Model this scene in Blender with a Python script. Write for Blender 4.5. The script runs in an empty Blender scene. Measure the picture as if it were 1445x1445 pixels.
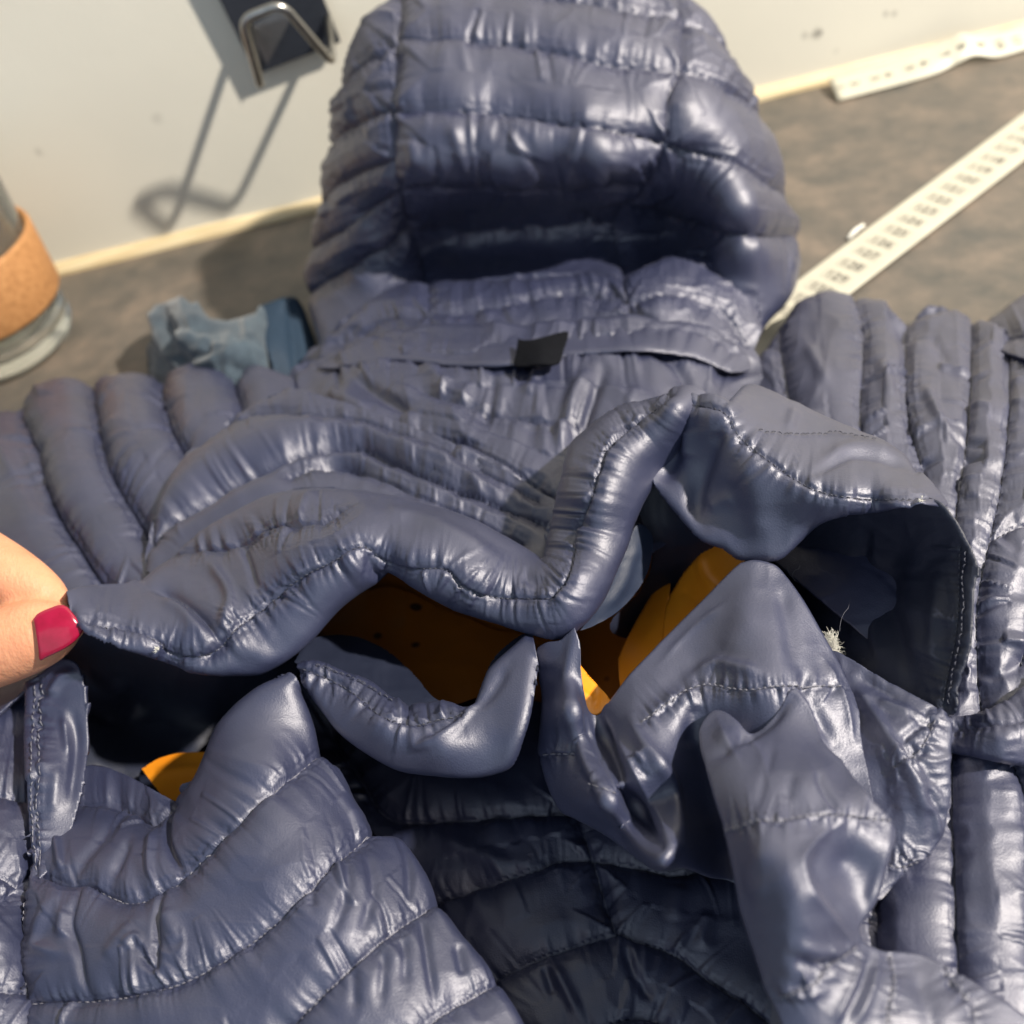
import bpy, bmesh, math, random
import numpy as np
from mathutils import Vector, Matrix, Euler

random.seed(4)
RNG = np.random.default_rng(7)
SC = bpy.context.scene
COL = SC.collection

QS = 1.0                                                   # lattice coarseness of the cloth panels
# ------------------------------------------------------------------ camera
CAM_H, PITCH, ROLL = 0.265, math.radians(46), math.radians(14)
FPX = 1449.0
fwd = np.array([0, math.cos(PITCH), -math.sin(PITCH)])
r0 = np.array([1.0, 0, 0]); u0 = np.cross(r0, fwd)
RIGHT = math.cos(ROLL) * r0 - math.sin(ROLL) * u0
UP = math.cos(ROLL) * u0 + math.sin(ROLL) * r0
CAM = np.array([0, 0, CAM_H])
cd = bpy.data.cameras.new('camera'); cam = bpy.data.objects.new('camera', cd); COL.objects.link(cam)
cam.matrix_world = Matrix(((RIGHT[0], UP[0], -fwd[0], CAM[0]), (RIGHT[1], UP[1], -fwd[1], CAM[1]),
                           (RIGHT[2], UP[2], -fwd[2], CAM[2]), (0, 0, 0, 1)))
cd.sensor_width = 36; cd.lens = 36 * FPX / 1445
cd.clip_start = 0.01; cd.clip_end = 50
cd.dof.use_dof = True; cd.dof.focus_distance = 0.245; cd.dof.aperture_fstop = 11
SC.camera = cam
WALL_Y = 0.508

# ------------------------------------------------------------------ light
w = bpy.data.worlds.new('World'); SC.world = w; w.use_nodes = True
bg = w.node_tree.nodes['Background']
bg.inputs['Color'].default_value = (0.70, 0.84, 1.0, 1); bg.inputs['Strength'].default_value = 0.32
LDIR = np.array([-0.655, 0.275, -0.70]); LDIR /= np.linalg.norm(LDIR)
def area(name, loc, target, size, power, col, shape='DISK'):
    l = bpy.data.lights.new(name, 'AREA'); l.shape = shape; l.size = size; l.energy = power; l.color = col
    o = bpy.data.objects.new(name, l); COL.objects.link(o); o.location = loc
    o.rotation_euler = (Vector(target) - Vector(loc)).to_track_quat('-Z', 'Y').to_euler()
    return o
KT = np.array([0.0, 0.3, 0.03])
area('key_lamp', KT - LDIR * 2.2, KT, 0.08, 96, (1.0, 0.91, 0.78))
area('wall_fill', (-0.8, -2.0, 1.1), (0, 0.5, 0.05), 2.8, 13, (0.80, 0.92, 1.0), 'SQUARE')  # added soft fill aimed at the wall to lift its shadows
SC.view_settings.view_transform = 'Standard'; SC.view_settings.look = 'None'
SC.view_settings.exposure = 0.12; SC.view_settings.gamma = 1

# ------------------------------------------------------------------ projection of a photo point to a place in the room
def ray(x, y):
    x = np.asarray(x, float); y = np.asarray(y, float)
    return fwd + ((x - 722.5) / FPX)[..., None] * RIGHT - ((y - 722.5) / FPX)[..., None] * UP
def depth_h(x, y, h):
    return (np.asarray(h, float) - CAM_H) / ray(x, y)[..., 2]
def depth_Y(x, y, Y):
    return np.asarray(Y, float) / ray(x, y)[..., 1]
def at(x, y, h=0.0):
    return CAM + ray(x, y) * depth_h(x, y, h)[..., None]
def atY(x, y, Y):
    return CAM + ray(x, y) * depth_Y(x, y, Y)[..., None]
def V(a): return Vector((float(a[0]), float(a[1]), float(a[2])))

# ------------------------------------------------------------------ materials
def mat(name):
    m = bpy.data.materials.new(name); m.use_nodes = True
    nt = m.node_tree; b = nt.nodes['Principled BSDF']
    return m, nt, b
def N(nt, typ, **kw):
    n = nt.nodes.new(typ)
    for k, v in kw.items():
        if k in n.inputs: n.inputs[k].default_value = v
        else: setattr(n, k, v)
    return n
def L(nt, a, ao, b, bi): nt.links.new(a.outputs[ao], b.inputs[bi])
def ramp(nt, stops):
    r = nt.nodes.new('ShaderNodeValToRGB'); e = r.color_ramp.elements
    while len(e) < len(stops): e.new(0.5)
    for k, (p, c) in enumerate(stops):
        e[k].position = p; e[k].color = (*c, 1) if len(c) == 3 else c
    return r

def nylon(name, c0, c1, rough=0.46, bump=0.26, crinkle=0.12, coat=1.0, ior=1.74, tint=(1.0, 0.93, 0.92), metal=0.25):
    m, nt, b = mat(name)
    tc = N(nt, 'ShaderNodeTexCoord')
    n1 = N(nt, 'ShaderNodeTexNoise', Scale=45.0, Detail=4.0); L(nt, tc, 'Object', n1, 'Vector')
    r = ramp(nt, [(0.35, c0), (0.65, c1)]); L(nt, n1, 'Fac', r, 'Fac'); L(nt, r, 'Color', b, 'Base Color')
    n2 = N(nt, 'ShaderNodeTexNoise', Scale=2300.0, Detail=2.0, Roughness=0.7); L(nt, tc, 'Object', n2, 'Vector')
    n3 = N(nt, 'ShaderNodeTexNoise', Scale=260.0, Detail=3.0); L(nt, tc, 'Object', n3, 'Vector')
    n4 = N(nt, 'ShaderNodeTexNoise', noise_type='RIDGED_MULTIFRACTAL', Scale=70.0, Detail=2.0, Distortion=0.6); L(nt, tc, 'Object', n4, 'Vector')
    b1 = N(nt, 'ShaderNodeBump', Strength=bump, Distance=0.0004); L(nt, n2, 'Fac', b1, 'Height')
    b2 = N(nt, 'ShaderNodeBump', Strength=crinkle, Distance=0.0016); L(nt, n4, 'Fac', b2, 'Height'); L(nt, b1, 'Normal', b2, 'Normal')
    L(nt, b2, 'Normal', b, 'Normal'); L(nt, b2, 'Normal', b, 'Coat Normal')
    mr = N(nt, 'ShaderNodeMapRange'); mr.inputs['To Min'].default_value = rough - 0.05; mr.inputs['To Max'].default_value = rough + 0.10
    L(nt, n3, 'Fac', mr, 'Value'); L(nt, mr, 'Result', b, 'Coat Roughness')
    b.inputs['Roughness'].default_value = rough + 0.1; b.inputs['Specular IOR Level'].default_value = 0.5; b.inputs['Metallic'].default_value = metal
    b.inputs['Coat Weight'].default_value = coat; b.inputs['Coat IOR'].default_value = ior; b.inputs['Coat Tint'].default_value = (*tint, 1)
    return m
M = {}
M['shell'] = nylon('navy_nylon', (0.016, 0.025, 0.074), (0.022, 0.032, 0.090))
M['thin'] = nylon('navy_ripstop', (0.019, 0.029, 0.080), (0.026, 0.037, 0.096), rough=0.43, bump=0.3, crinkle=0.16)
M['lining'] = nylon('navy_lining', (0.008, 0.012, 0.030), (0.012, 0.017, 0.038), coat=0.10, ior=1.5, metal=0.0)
M['satin'] = nylon('blue_satin', (0.009, 0.017, 0.042), (0.014, 0.024, 0.054), coat=0.15, ior=1.5, metal=0.0)
def plain(name, c, rough=0.6, spec=0.4, metal=0.0, bump=0.0, scale=400.0):
    m, nt, b = mat(name)
    b.inputs['Base Color'].default_value = (*c, 1); b.inputs['Roughness'].default_value = rough
    b.inputs['Specular IOR Level'].default_value = spec; b.inputs['Metallic'].default_value = metal
    tc = N(nt, 'ShaderNodeTexCoord'); n = N(nt, 'ShaderNodeTexNoise', Scale=scale, Detail=3.0); L(nt, tc, 'Object', n, 'Vector')
    mx = ramp(nt, [(0.3, tuple(0.85 * k for k in c)), (0.7, tuple(min(1, 1.12 * k) for k in c))])
    L(nt, n, 'Fac', mx, 'Fac'); L(nt, mx, 'Color', b, 'Base Color')
    if bump:
        bn = N(nt, 'ShaderNodeBump', Strength=bump, Distance=0.0005); L(nt, n, 'Fac', bn, 'Height'); L(nt, bn, 'Normal', b, 'Normal')
    return m
M['thread'] = plain('thread', (0.15, 0.15, 0.185), 0.45, 0.5)
M['thread_dark'] = plain('thread_dark', (0.05, 0.053, 0.075), 0.5, 0.4)
M['black'] = plain('black_ribbon', (0.005, 0.0055, 0.008), 0.8, 0.08)
M['fluff'] = plain('white_fluff', (0.75, 0.74, 0.68), 0.9, 0.1)

# ------------------------------------------------------------------ objects
def link(name, me, m, parent=None):
    o = bpy.data.objects.new(name, me); COL.objects.link(o)
    if m is not None: me.materials.append(m)
    if parent is not None:
        o.parent = parent
    return o
def base_of(parent):
    p = np.zeros(3)
    while parent is not None:
        p += np.array(parent.location); parent = parent.parent
    return p
def from_world(name, verts, faces, m, parent=None, smooth=True):
    me = bpy.data.meshes.new(name)
    v = np.asarray(verts, float) - base_of(parent)
    me.from_pydata(v.tolist(), [], [list(map(int, f)) for f in faces]); me.update()
    if smooth:
        me.polygons.foreach_set('use_smooth', [True] * len(me.polygons))
    return link(name, me, m, parent)
def thing(name, label, cat, loc, group=None):
    o = bpy.data.objects.new(name, None); COL.objects.link(o); o.location = V(loc); o.empty_display_size = 0.02
    o['label'] = label; o['category'] = cat
    if group: o['group'] = group
    return o
def tag(o, label, cat, group=None):
    o['label'] = label; o['category'] = cat
    if group: o['group'] = group
    return o

# ------------------------------------------------------------------ noise helpers
_T = RNG.random(65536)
def h1(i, seed=0): return _T[(np.asarray(i).astype(np.int64) * 7919 + seed * 104729) & 65535]
def noise1(x, seed=0):
    i = np.floor(x); f = x - i; f = f * f * (3 - 2 * f)
    return h1(i, seed) * (1 - f) + h1(i + 1, seed) * f - 0.5
def h2(i, j, seed=0): return _T[(i.astype(np.int64) * 7919 + j.astype(np.int64) * 15731 + seed * 104729) & 65535]
def noise2(x, y, seed=0):
    i = np.floor(x); j = np.floor(y); f = x - i; g = y - j; f = f * f * (3 - 2 * f); g = g * g * (3 - 2 * g)
    return (h2(i, j, seed) * (1 - f) * (1 - g) + h2(i + 1, j, seed) * f * (1 - g) + h2(i, j + 1, seed) * (1 - f) * g + h2(i + 1, j + 1, seed) * f * g) - 0.5

# ------------------------------------------------------------------ polyline helpers
def smooth_line(pts, n=6):
    p = np.asarray(pts, float)
    if len(p) < 3: 
        t = np.linspace(0, 1, n + 1)[:, None]; return p[0] * (1 - t) + p[1] * t
    q = np.vstack([2 * p[0] - p[1], p, 2 * p[-1] - p[-2]]); out = []
    for i in range(1, len(q) - 2):
        for t in np.linspace(0, 1, n, endpoint=False):
            a, b, c, d = q[i - 1], q[i], q[i + 1], q[i + 2]
            out.append(0.5 * (2 * b + (c - a) * t + (2 * a - 5 * b + 4 * c - d) * t * t + (3 * b - a - 3 * c + d) * t ** 3))
    out.append(p[-1]); return np.array(out)
def seg_dist(X, line):
    """distance, arc position, side and nearest point from points X (n,2) to a polyline"""
    best = np.full(len(X), 1e9); arc = np.zeros(len(X)); side = np.ones(len(X)); near = np.zeros_like(X); s0 = 0.0
    for a, b in zip(line[:-1], line[1:]):
        ab = b - a; l2 = float(ab @ ab)
        if l2 < 1e-9: continue
        t = np.clip(((X - a) @ ab) / l2, 0, 1); q = a + t[:, None] * ab; dx = X - q
        d = np.hypot(dx[:, 0], dx[:, 1]); u = d < best; l = math.sqrt(l2)
        best[u] = d[u]; arc[u] = s0 + t[u] * l; near[u] = q[u]
        side[u] = np.sign(ab[0] * dx[u, 1] - ab[1] * dx[u, 0]); s0 += l
    return best, arc, side, near
def inside(X, poly):
    c = np.zeros(len(X), bool); n = len(poly); j = n - 1
    for i in range(n):
        xi, yi = poly[i]; xj, yj = poly[j]
        if yi != yj:
            k = ((yi > X[:, 1]) != (yj > X[:, 1])) & (X[:, 0] < (xj - xi) * (X[:, 1] - yi) / (yj - yi) + xi)
            c ^= k
        j = i
    return c
def tps(ctrl, vals, smooth=1e-4):
    c = np.asarray(ctrl, float) / 500.0; n = len(c)
    def U(r2): return np.where(r2 > 1e-12, r2 * np.log(np.maximum(r2, 1e-12)), 0.0)
    K = U(((c[:, None] - c[None]) ** 2).sum(-1)) + smooth * np.eye(n)
    P = np.hstack([np.ones((n, 1)), c]); A = np.zeros((n + 3, n + 3)); A[:n, :n] = K; A[:n, n:] = P; A[n:, :n] = P.T
    w_ = np.linalg.solve(A, np.concatenate([vals, np.zeros(3)]))
    def f(X):
        X = np.asarray(X, float) / 500.0
        r2 = ((X[:, None] - c[None]) ** 2).sum(-1)
        return U(r2) @ w_[:n] + w_[n] + X @ w_[n + 1:]
    return f

# ------------------------------------------------------------------ the cloth panel builder
def relax(P, T, mask, pin, exc, iters, kt, kb):
    """buckling of surplus cloth between pinned seams: stretch constraints against a soft fill"""
    P = P.astype(np.float32); T = T.astype(np.float32); exc = exc.astype(np.float32)
    W = np.where(mask & ~pin, 1.0, 0.0)[..., None].astype(np.float32)
    def pairs(di, dj):
        ny, nx = mask.shape
        ya, yb = (slice(0, ny - di), slice(di, ny)) if di >= 0 else (slice(-di, ny), slice(0, ny + di))
        xa, xb = slice(0, nx - dj), slice(dj, nx)
        return (ya, xa), (yb, xb)
    cons = []
    for di, dj, st in ((0, 1, 1.0), (1, 0, 1.0), (1, 1, 0.5), (-1, 1, 0.5)):
        a, b = pairs(di, dj); ok = (mask[a] & mask[b])[..., None]
        L0 = np.linalg.norm(T[a] - T[b], axis=-1, keepdims=True) * (1 + 0.5 * (exc[a] + exc[b]))[..., None]
        wa, wb = W[a], W[b]; ws = wa + wb; k = np.where(ok & (ws > 0), st / np.maximum(ws, 1e-6), 0)
        cons.append((a, b, np.maximum(L0, 1e-7).astype(np.float32), (k * wa * 0.42 * 0.62).astype(np.float32), (k * wb * 0.42 * 0.62).astype(np.float32)))
    m = mask[..., None].astype(np.float32); cnt = np.zeros(mask.shape + (1,), np.float32)
    cnt[1:] += m[:-1]; cnt[:-1] += m[1:]; cnt[:, 1:] += m[:, :-1]; cnt[:, :-1] += m[:, 1:]
    cnt = np.maximum(cnt, 1); KW = np.float32(kt) * W; BW = np.float32(kb) * W
    for it in range(iters):
        D = np.zeros_like(P)
        for a, b, L0, ka, kb_ in cons:
            d = P[b] - P[a]; l = np.sqrt(np.einsum('ijk,ijk->ij', d, d))[..., None] + np.float32(1e-9)
            c = d * ((l - L0) / l)
            D[a] += c * ka; D[b] -= c * kb_
        P = P + D + (T - P) * KW
        if kb and it % 2 == 0:
            Q = P * m; S = np.zeros_like(P)
            S[1:] += Q[:-1]; S[:-1] += Q[1:]; S[:, 1:] += Q[:, :-1]; S[:, :-1] += Q[:, 1:]
            P = P + BW * (S / cnt - P)
    return P

def panel(name, parent, m, outline, depths, seams=(), R=36, a=0.5, roll=(), rollR=26, rolla=0.6, folds=(),
          step=3.0, exc=0.045, excseam=0.10, kt=0.030, kb=0.08, iters=70, pucker=1.0, plam=15.0, pld=20.0, wr=0.0, wrs=40.0,
          skirt=0.0, stitch=True, stitch_seams=None, thick=0.0, seed=1, smooth_poly=True, quilt=True, stitch_len=9.0, stitch_mat='thread', pin_edge=True, damp=(), skdown=0.25, ridge=1.0):
    step = step * QS
    ol = np.asarray(outline, float)
    if smooth_poly: ol = smooth_line(np.vstack([ol, ol[:1]]), 5)[:-1]
    ring = np.vstack([ol, ol[:1]])
    x0, y0 = ol.min(0) - step; x1, y1 = ol.max(0) + step
    gx = np.arange(x0, x1 + step, step); gy = np.arange(y0, y1 + step, step)
    X, Y = np.meshgrid(gx, gy); shp = X.shape; XY = np.stack([X.ravel(), Y.ravel()], 1)
    ins = inside(XY, ol); de, _, _, ne = seg_dist(XY, ring)
    keep = ins | (de < step * 1.05)
    XY = np.where((~ins & keep)[:, None], ne, XY)
    edge = (~ins & keep)
    # depth of the base surface
    dv = []
    for p in depths:
        if len(p) == 3: dv.append(float(depth_h(p[0], p[1], p[2])))
        else: dv.append(float(depth_Y(p[0], p[1], p[3])))
    fdep = tps([(p[0], p[1]) for p in depths], np.array(dv))
    sl = [smooth_line(s) for s in seams]
    ds = np.full(len(XY), 1e9); arc = np.zeros(len(XY)); sid = np.zeros(len(XY)); side = np.ones(len(XY)); near = XY.copy()
    for k, s in enumerate(sl):
        d_, a_, s_, n_ = seg_dist(XY, s); u = d_ < ds
        ds[u] = d_[u]; arc[u] = a_[u]; sid[u] = k; side[u] = s_[u]; near[u] = n_[u]
    snap = (ds < step * 0.5) & keep & ~edge
    XY[snap] = near[snap]; ds = np.where(snap, 0, ds)
    dep = fdep(XY)
    pxm = dep / FPX                                            # metres for one photo pixel at that depth
    B = (CAM + ray(XY[:, 0], XY[:, 1]) * dep[:, None]).reshape(shp + (3,))
    def normals(Bq):
        gu = np.gradient(Bq, axis=1); gv = np.gradient(Bq, axis=0); n = np.cross(gv, gu)
        n /= np.linalg.norm(n, axis=-1, keepdims=True) + 1e-12
        to = CAM - Bq; n[(n * to).sum(-1) < 0] *= -1
        return n
    # normals from an undistorted lattice of the same base surface
    Bl = (CAM + ray(X.ravel(), Y.ravel()) * fdep(np.stack([X.ravel(), Y.ravel()], 1))[:, None]).reshape(shp + (3,))
    n = normals(Bl).reshape(-1, 3)
    disp = np.zeros(len(XY))
    amod = np.ones(len(XY))
    for (dx, dy, rx, ry, fac) in damp:
        amod *= 1 - (1 - fac) * np.exp(-(((XY[:, 0] - dx) / rx) ** 4 + ((XY[:, 1] - dy) / ry) ** 4))
    if len(sl) and quilt:
        q = np.minimum(ds / R, 1.0)
        disp += amod * a * R * np.sqrt(np.maximum(0, 1 - (1 - q) ** 2)) * pxm
        env = np.exp(-ds / pld) * (1 - np.exp(-ds / 3.0))
        key = (sid * 31 + (side > 0) * 17 + seed * 5).astype(int)
        pk = np.zeros(len(XY))
        for kk in np.unique(key):
            u = key == kk
            s_ = arc[u] + 0.25 * ds[u] * noise1(arc[u] / 60.0, kk + 3)
            nn = 1.0 * noise1(s_ / plam, kk) + 0.8 * noise1(s_ / (plam * 2.1), kk + 9)
            nn = nn - 0.9 * np.maximum(0, 0.18 - np.abs(noise1(s_ / (plam * 1.6), kk + 21)))
            s2 = arc[u] + ds[u] * 1.1 * noise1(arc[u] / 45.0, kk + 33)
            rd = np.maximum(0, 1 - np.abs(noise1(s2 / (plam * 1.9), kk + 41)) * 8.0) ** 1.5 - 0.8 * np.maximum(0, 1 - np.abs(noise1(s2 / (plam * 2.3) + 5.5, kk + 47)) * 8.0) ** 1.5
            rd = rd * np.clip(0.3 + 2.4 * noise1(arc[u] / (plam * 5.0), kk + 55), 0, 1.3)
            fp = noise1(s_ / 6.5, kk + 61) + 0.6 * noise1(s_ / 9.5, kk + 67)
            pk[u] = 0.42 * fp * np.exp(-ds[u] / 9.0) * (1 - np.exp(-ds[u] / 2.0)) + nn * env[u] + ridge * 0.75 * rd * (np.exp(-ds[u] / (pld * 1.7)) * (1 - np.exp(-ds[u] / 4.0)))
        disp += pucker * 7.0 * pk * pxm
    if len(roll):
        dr = np.full(len(XY), 1e9)
        for s in roll:
            d_, _, _, _ = seg_dist(XY, smooth_line(s)); dr = np.minimum(dr, d_)
        q = np.minimum(dr / rollR, 1.0)
        disp -= rolla * rollR * (1 - np.sqrt(np.maximum(0, 1 - (1 - q) ** 2))) * pxm
    for fo in folds:
        pts, amp, wd = fo[0], fo[1], fo[2]; sharp = fo[3] if len(fo) > 3 else 0
        ln = smooth_line(pts); d_, a_, s_, _ = seg_dist(XY, ln)
        tot = np.hypot(*np.diff(ln, axis=0).T).sum()
        te = np.clip(np.minimum(a_, tot - a_) / (0.25 * tot + 1e-6), 0, 1); te = 0.25 + 0.75 * te * te * (3 - 2 * te)
        if sharp: g = np.exp(-np.abs(d_) / wd)
        else: g = np.exp(-(d_ / wd) ** 2)
        disp += amp * g * te * pxm
    if wr:
        xw, yw = XY[:, 0] / wrs, XY[:, 1] / wrs
        xa = xw + 0.7 * noise2(xw * 0.7, yw * 0.7, seed + 40); ya = yw + 0.7 * noise2(xw * 0.7 + 9, yw * 0.7, seed + 41)
        rg = noise2(xa, ya, seed + 5); rg2 = noise2(xa * 2.1, ya * 2.1, seed + 6)
        disp += wr * ((0.5 - 2 * np.abs(rg)) + 0.5 * (0.5 - 2 * np.abs(rg2))) * pxm * np.clip(ds / 12.0, 0, 1)
    T = B.reshape(-1, 3) + n * disp[:, None]
    T = T.reshape(shp + (3,)); mask = keep.reshape(shp)
    pin = (snap | (edge & pin_edge)).reshape(shp)
    ex = (exc + (excseam * np.exp(-ds / 16.0) if len(sl) else 0) + np.zeros(len(XY))).reshape(shp)
    ex = ex * (0.75 + 1.1 * (0.5 + noise2(X / 55.0, Y / 55.0, seed + 77)))
    P = T.copy()
    if iters:
        sd = (0.6 * noise2(X / 11.0, Y / 11.0, seed + 2) + 1.6 * noise2(X / 30.0, Y / 30.0, seed + 3)) * 2.0
        P = P + n.reshape(shp + (3,)) * (sd * pxm.reshape(shp) * (mask & ~pin))[..., None]
        P = relax(P, T, mask, pin, ex, int(iters * 0.72), kt, kb)
    # mesh
    idx = -np.ones(shp, int); cell = mask[:-1, :-1] & mask[1:, :-1] & mask[:-1, 1:] & mask[1:, 1:]
    i2 = ins.reshape(shp); cell &= (i2[:-1, :-1] | i2[1:, :-1] | i2[:-1, 1:] | i2[1:, 1:])
    used = np.zeros(shp, bool); used[:-1, :-1] |= cell; used[1:, :-1] |= cell; used[:-1, 1:] |= cell; used[1:, 1:] |= cell
    idx[used] = np.arange(used.sum())
    Fq = np.stack([idx[:-1, :-1][cell], idx[1:, :-1][cell], idx[1:, 1:][cell], idx[:-1, 1:][cell]], 1)
    Vv = P[used]
    Vv[:, 2] = np.maximum(Vv[:, 2], 0.0015)
    nv = len(Vv)
    if skirt:  # unseen rim closing panel edges; on flaps and lips added to block light
        E = np.concatenate([Fq[:, [0, 1]], Fq[:, [1, 2]], Fq[:, [2, 3]], Fq[:, [3, 0]]])
        keyE = np.sort(E, 1); _, inv, cn = np.unique(keyE[:, 0].astype(np.int64) * nv + keyE[:, 1], return_inverse=True, return_counts=True)
        be = E[cn[inv] == 1]; bv = np.unique(be); prev = {v: v for v in bv}
        rows = [Vv]; faces = [Fq]; off = nv; cen = Vv.mean(0)
        cur = Vv[bv].copy(); idp = {v: int(v) for v in bv}
        for k in range(1, 5):
            t = k / 4.0
            dirv = Vv[bv] - CAM; dirv /= np.linalg.norm(dirv, axis=1, keepdims=True)
            inn = cen - Vv[bv]; inn[:, 2] = 0; inn /= np.linalg.norm(inn, axis=1, keepdims=True) + 1e-9
            cur = Vv[bv] + dirv * skirt * t + inn * skirt * 1.4 * skdown * t * t + np.array([0, 0, -1]) * skirt * skdown * t
            cur[:, 2] = np.maximum(cur[:, 2], 0.0012)
            new = {v: off + q for q, v in enumerate(bv)}; rows.append(cur)
            faces.append(np.array([[idp[e0], new[e0], new[e1], idp[e1]] for e0, e1 in be])); off += len(bv); idp = new
        Vv = np.vstack(rows); Fq = np.vstack(faces)
    o = from_world(name, Vv, Fq, m, parent)
    if thick:
        md = o.modifiers.new('thickness', 'SOLIDIFY'); md.thickness = thick; md.offset = -1
    # stitches on the seams
    if stitch and (stitch_seams is not None or len(sl)):
        src = sl if stitch_seams is None else [smooth_line(s) for s in stitch_seams]
        tv, tf = [], []
        Pf = P.reshape(-1, 3); uf = used.reshape(-1)
        def pick(p):
            ci = int(round((p[0] - x0) / step)); ri = int(round((p[1] - y0) / step)); bst = None
            for rr in range(max(ri - 1, 0), min(ri + 2, shp[0])):
                for cc_ in range(max(ci - 1, 0), min(ci + 2, shp[1])):
                    q = rr * shp[1] + cc_
                    if uf[q]:
                        dq = (XY[q, 0] - p[0]) ** 2 + (XY[q, 1] - p[1]) ** 2
                        if bst is None or dq < bst[0]: bst = (dq, q)
            return -1 if bst is None else bst[1]
        for s in src:
            seg = np.hypot(*np.diff(s, axis=0).T); cum = np.concatenate([[0], np.cumsum(seg)]); t = 3.0
            while t < cum[-1] - 3:
                ln = stitch_len * (0.85 + 0.3 * random.random())
                pa = np.array([np.interp(t, cum, s[:, 0]), np.interp(t, cum, s[:, 1])]); tb = min(t + ln * 0.72, cum[-1])
                pb = np.array([np.interp(tb, cum, s[:, 0]), np.interp(tb, cum, s[:, 1])]); t += ln
                ka = pick(pa); kb2 = pick(pb)
                if ka < 0 or kb2 < 0 or ka == kb2: continue
                A, Bp = Pf[ka], Pf[kb2]; nn = n[ka]; r = 0.00016
                d = Bp - A; l = np.linalg.norm(d)
                if l < 1e-6 or l > 0.006: continue
                d /= l; sdv = np.cross(d, nn); sdv /= np.linalg.norm(sdv) + 1e-9
                i0 = len(tv)
                for f_, rr, lift in ((0, 0.35, -0.0001), (0.25, 1.0, 0.00022), (0.75, 1.0, 0.00022), (1, 0.35, -0.0001)):
                    c = A + d * l * f_ + nn * (lift + 0.00034)
                    for an in range(5):
                        th = 2 * math.pi * an / 5
                        tv.append(c + (sdv * math.cos(th) + nn * math.sin(th)) * r * rr)
                for rr in range(3):
                    for an in range(5):
                        q0 = i0 + rr * 5; tf.append([q0 + an, q0 + (an + 1) % 5, q0 + 5 + (an + 1) % 5, q0 + 5 + an])
        if tv:
            st = from_world('stitching', tv, tf, M[stitch_mat], o); st['kind'] = 'stuff'
    return o


# ================================================================== the setting
def grid_plane(name, p0, p1, p2, p3, m):
    o = from_world(name, [p0, p1, p2, p3], [(0, 1, 2, 3)], m, None, False); o['kind'] = 'structure'; return o
m, nt, b = mat('mottled_stone_laminate')
tc = N(nt, 'ShaderNodeTexCoord')
n1 = N(nt, 'ShaderNodeTexNoise', Scale=34.0, Detail=6.0, Roughness=0.62); L(nt, tc, 'Object', n1, 'Vector')
n2 = N(nt, 'ShaderNodeTexNoise', Scale=90.0, Detail=5.0, Roughness=0.7); L(nt, tc, 'Object', n2, 'Vector')
r1 = ramp(nt, [(0.30, (0.078, 0.077, 0.072)), (0.50, (0.124, 0.109, 0.094)), (0.66, (0.180, 0.148, 0.122))]); L(nt, n1, 'Fac', r1, 'Fac')
r2 = ramp(nt, [(0.30, (0.78, 0.80, 0.80)), (0.70, (1.15, 1.10, 1.06))]); L(nt, n2, 'Fac', r2, 'Fac')
mx = N(nt, 'ShaderNodeMix', data_type='RGBA', blend_type='MULTIPLY'); mx.inputs['Factor'].default_value = 1
nt.links.new(r1.outputs['Color'], mx.inputs[6]); nt.links.new(r2.outputs['Color'], mx.inputs[7]); nt.links.new(mx.outputs[2], b.inputs['Base Color'])
b.inputs['Roughness'].default_value = 0.42; b.inputs['Specular IOR Level'].default_value = 0.5
n3 = N(nt, 'ShaderNodeTexNoise', Scale=700.0, Detail=3.0); L(nt, tc, 'Object', n3, 'Vector')
bp = N(nt, 'ShaderNodeBump', Strength=0.15, Distance=0.0006); L(nt, n3, 'Fac', bp, 'Height'); L(nt, bp, 'Normal', b, 'Normal')
M['table'] = m
grid_plane('table_top', (-1.2, -0.7, 0), (1.3, -0.7, 0), (1.3, WALL_Y + 0.01, 0), (-1.2, WALL_Y + 0.01, 0), m)

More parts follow.
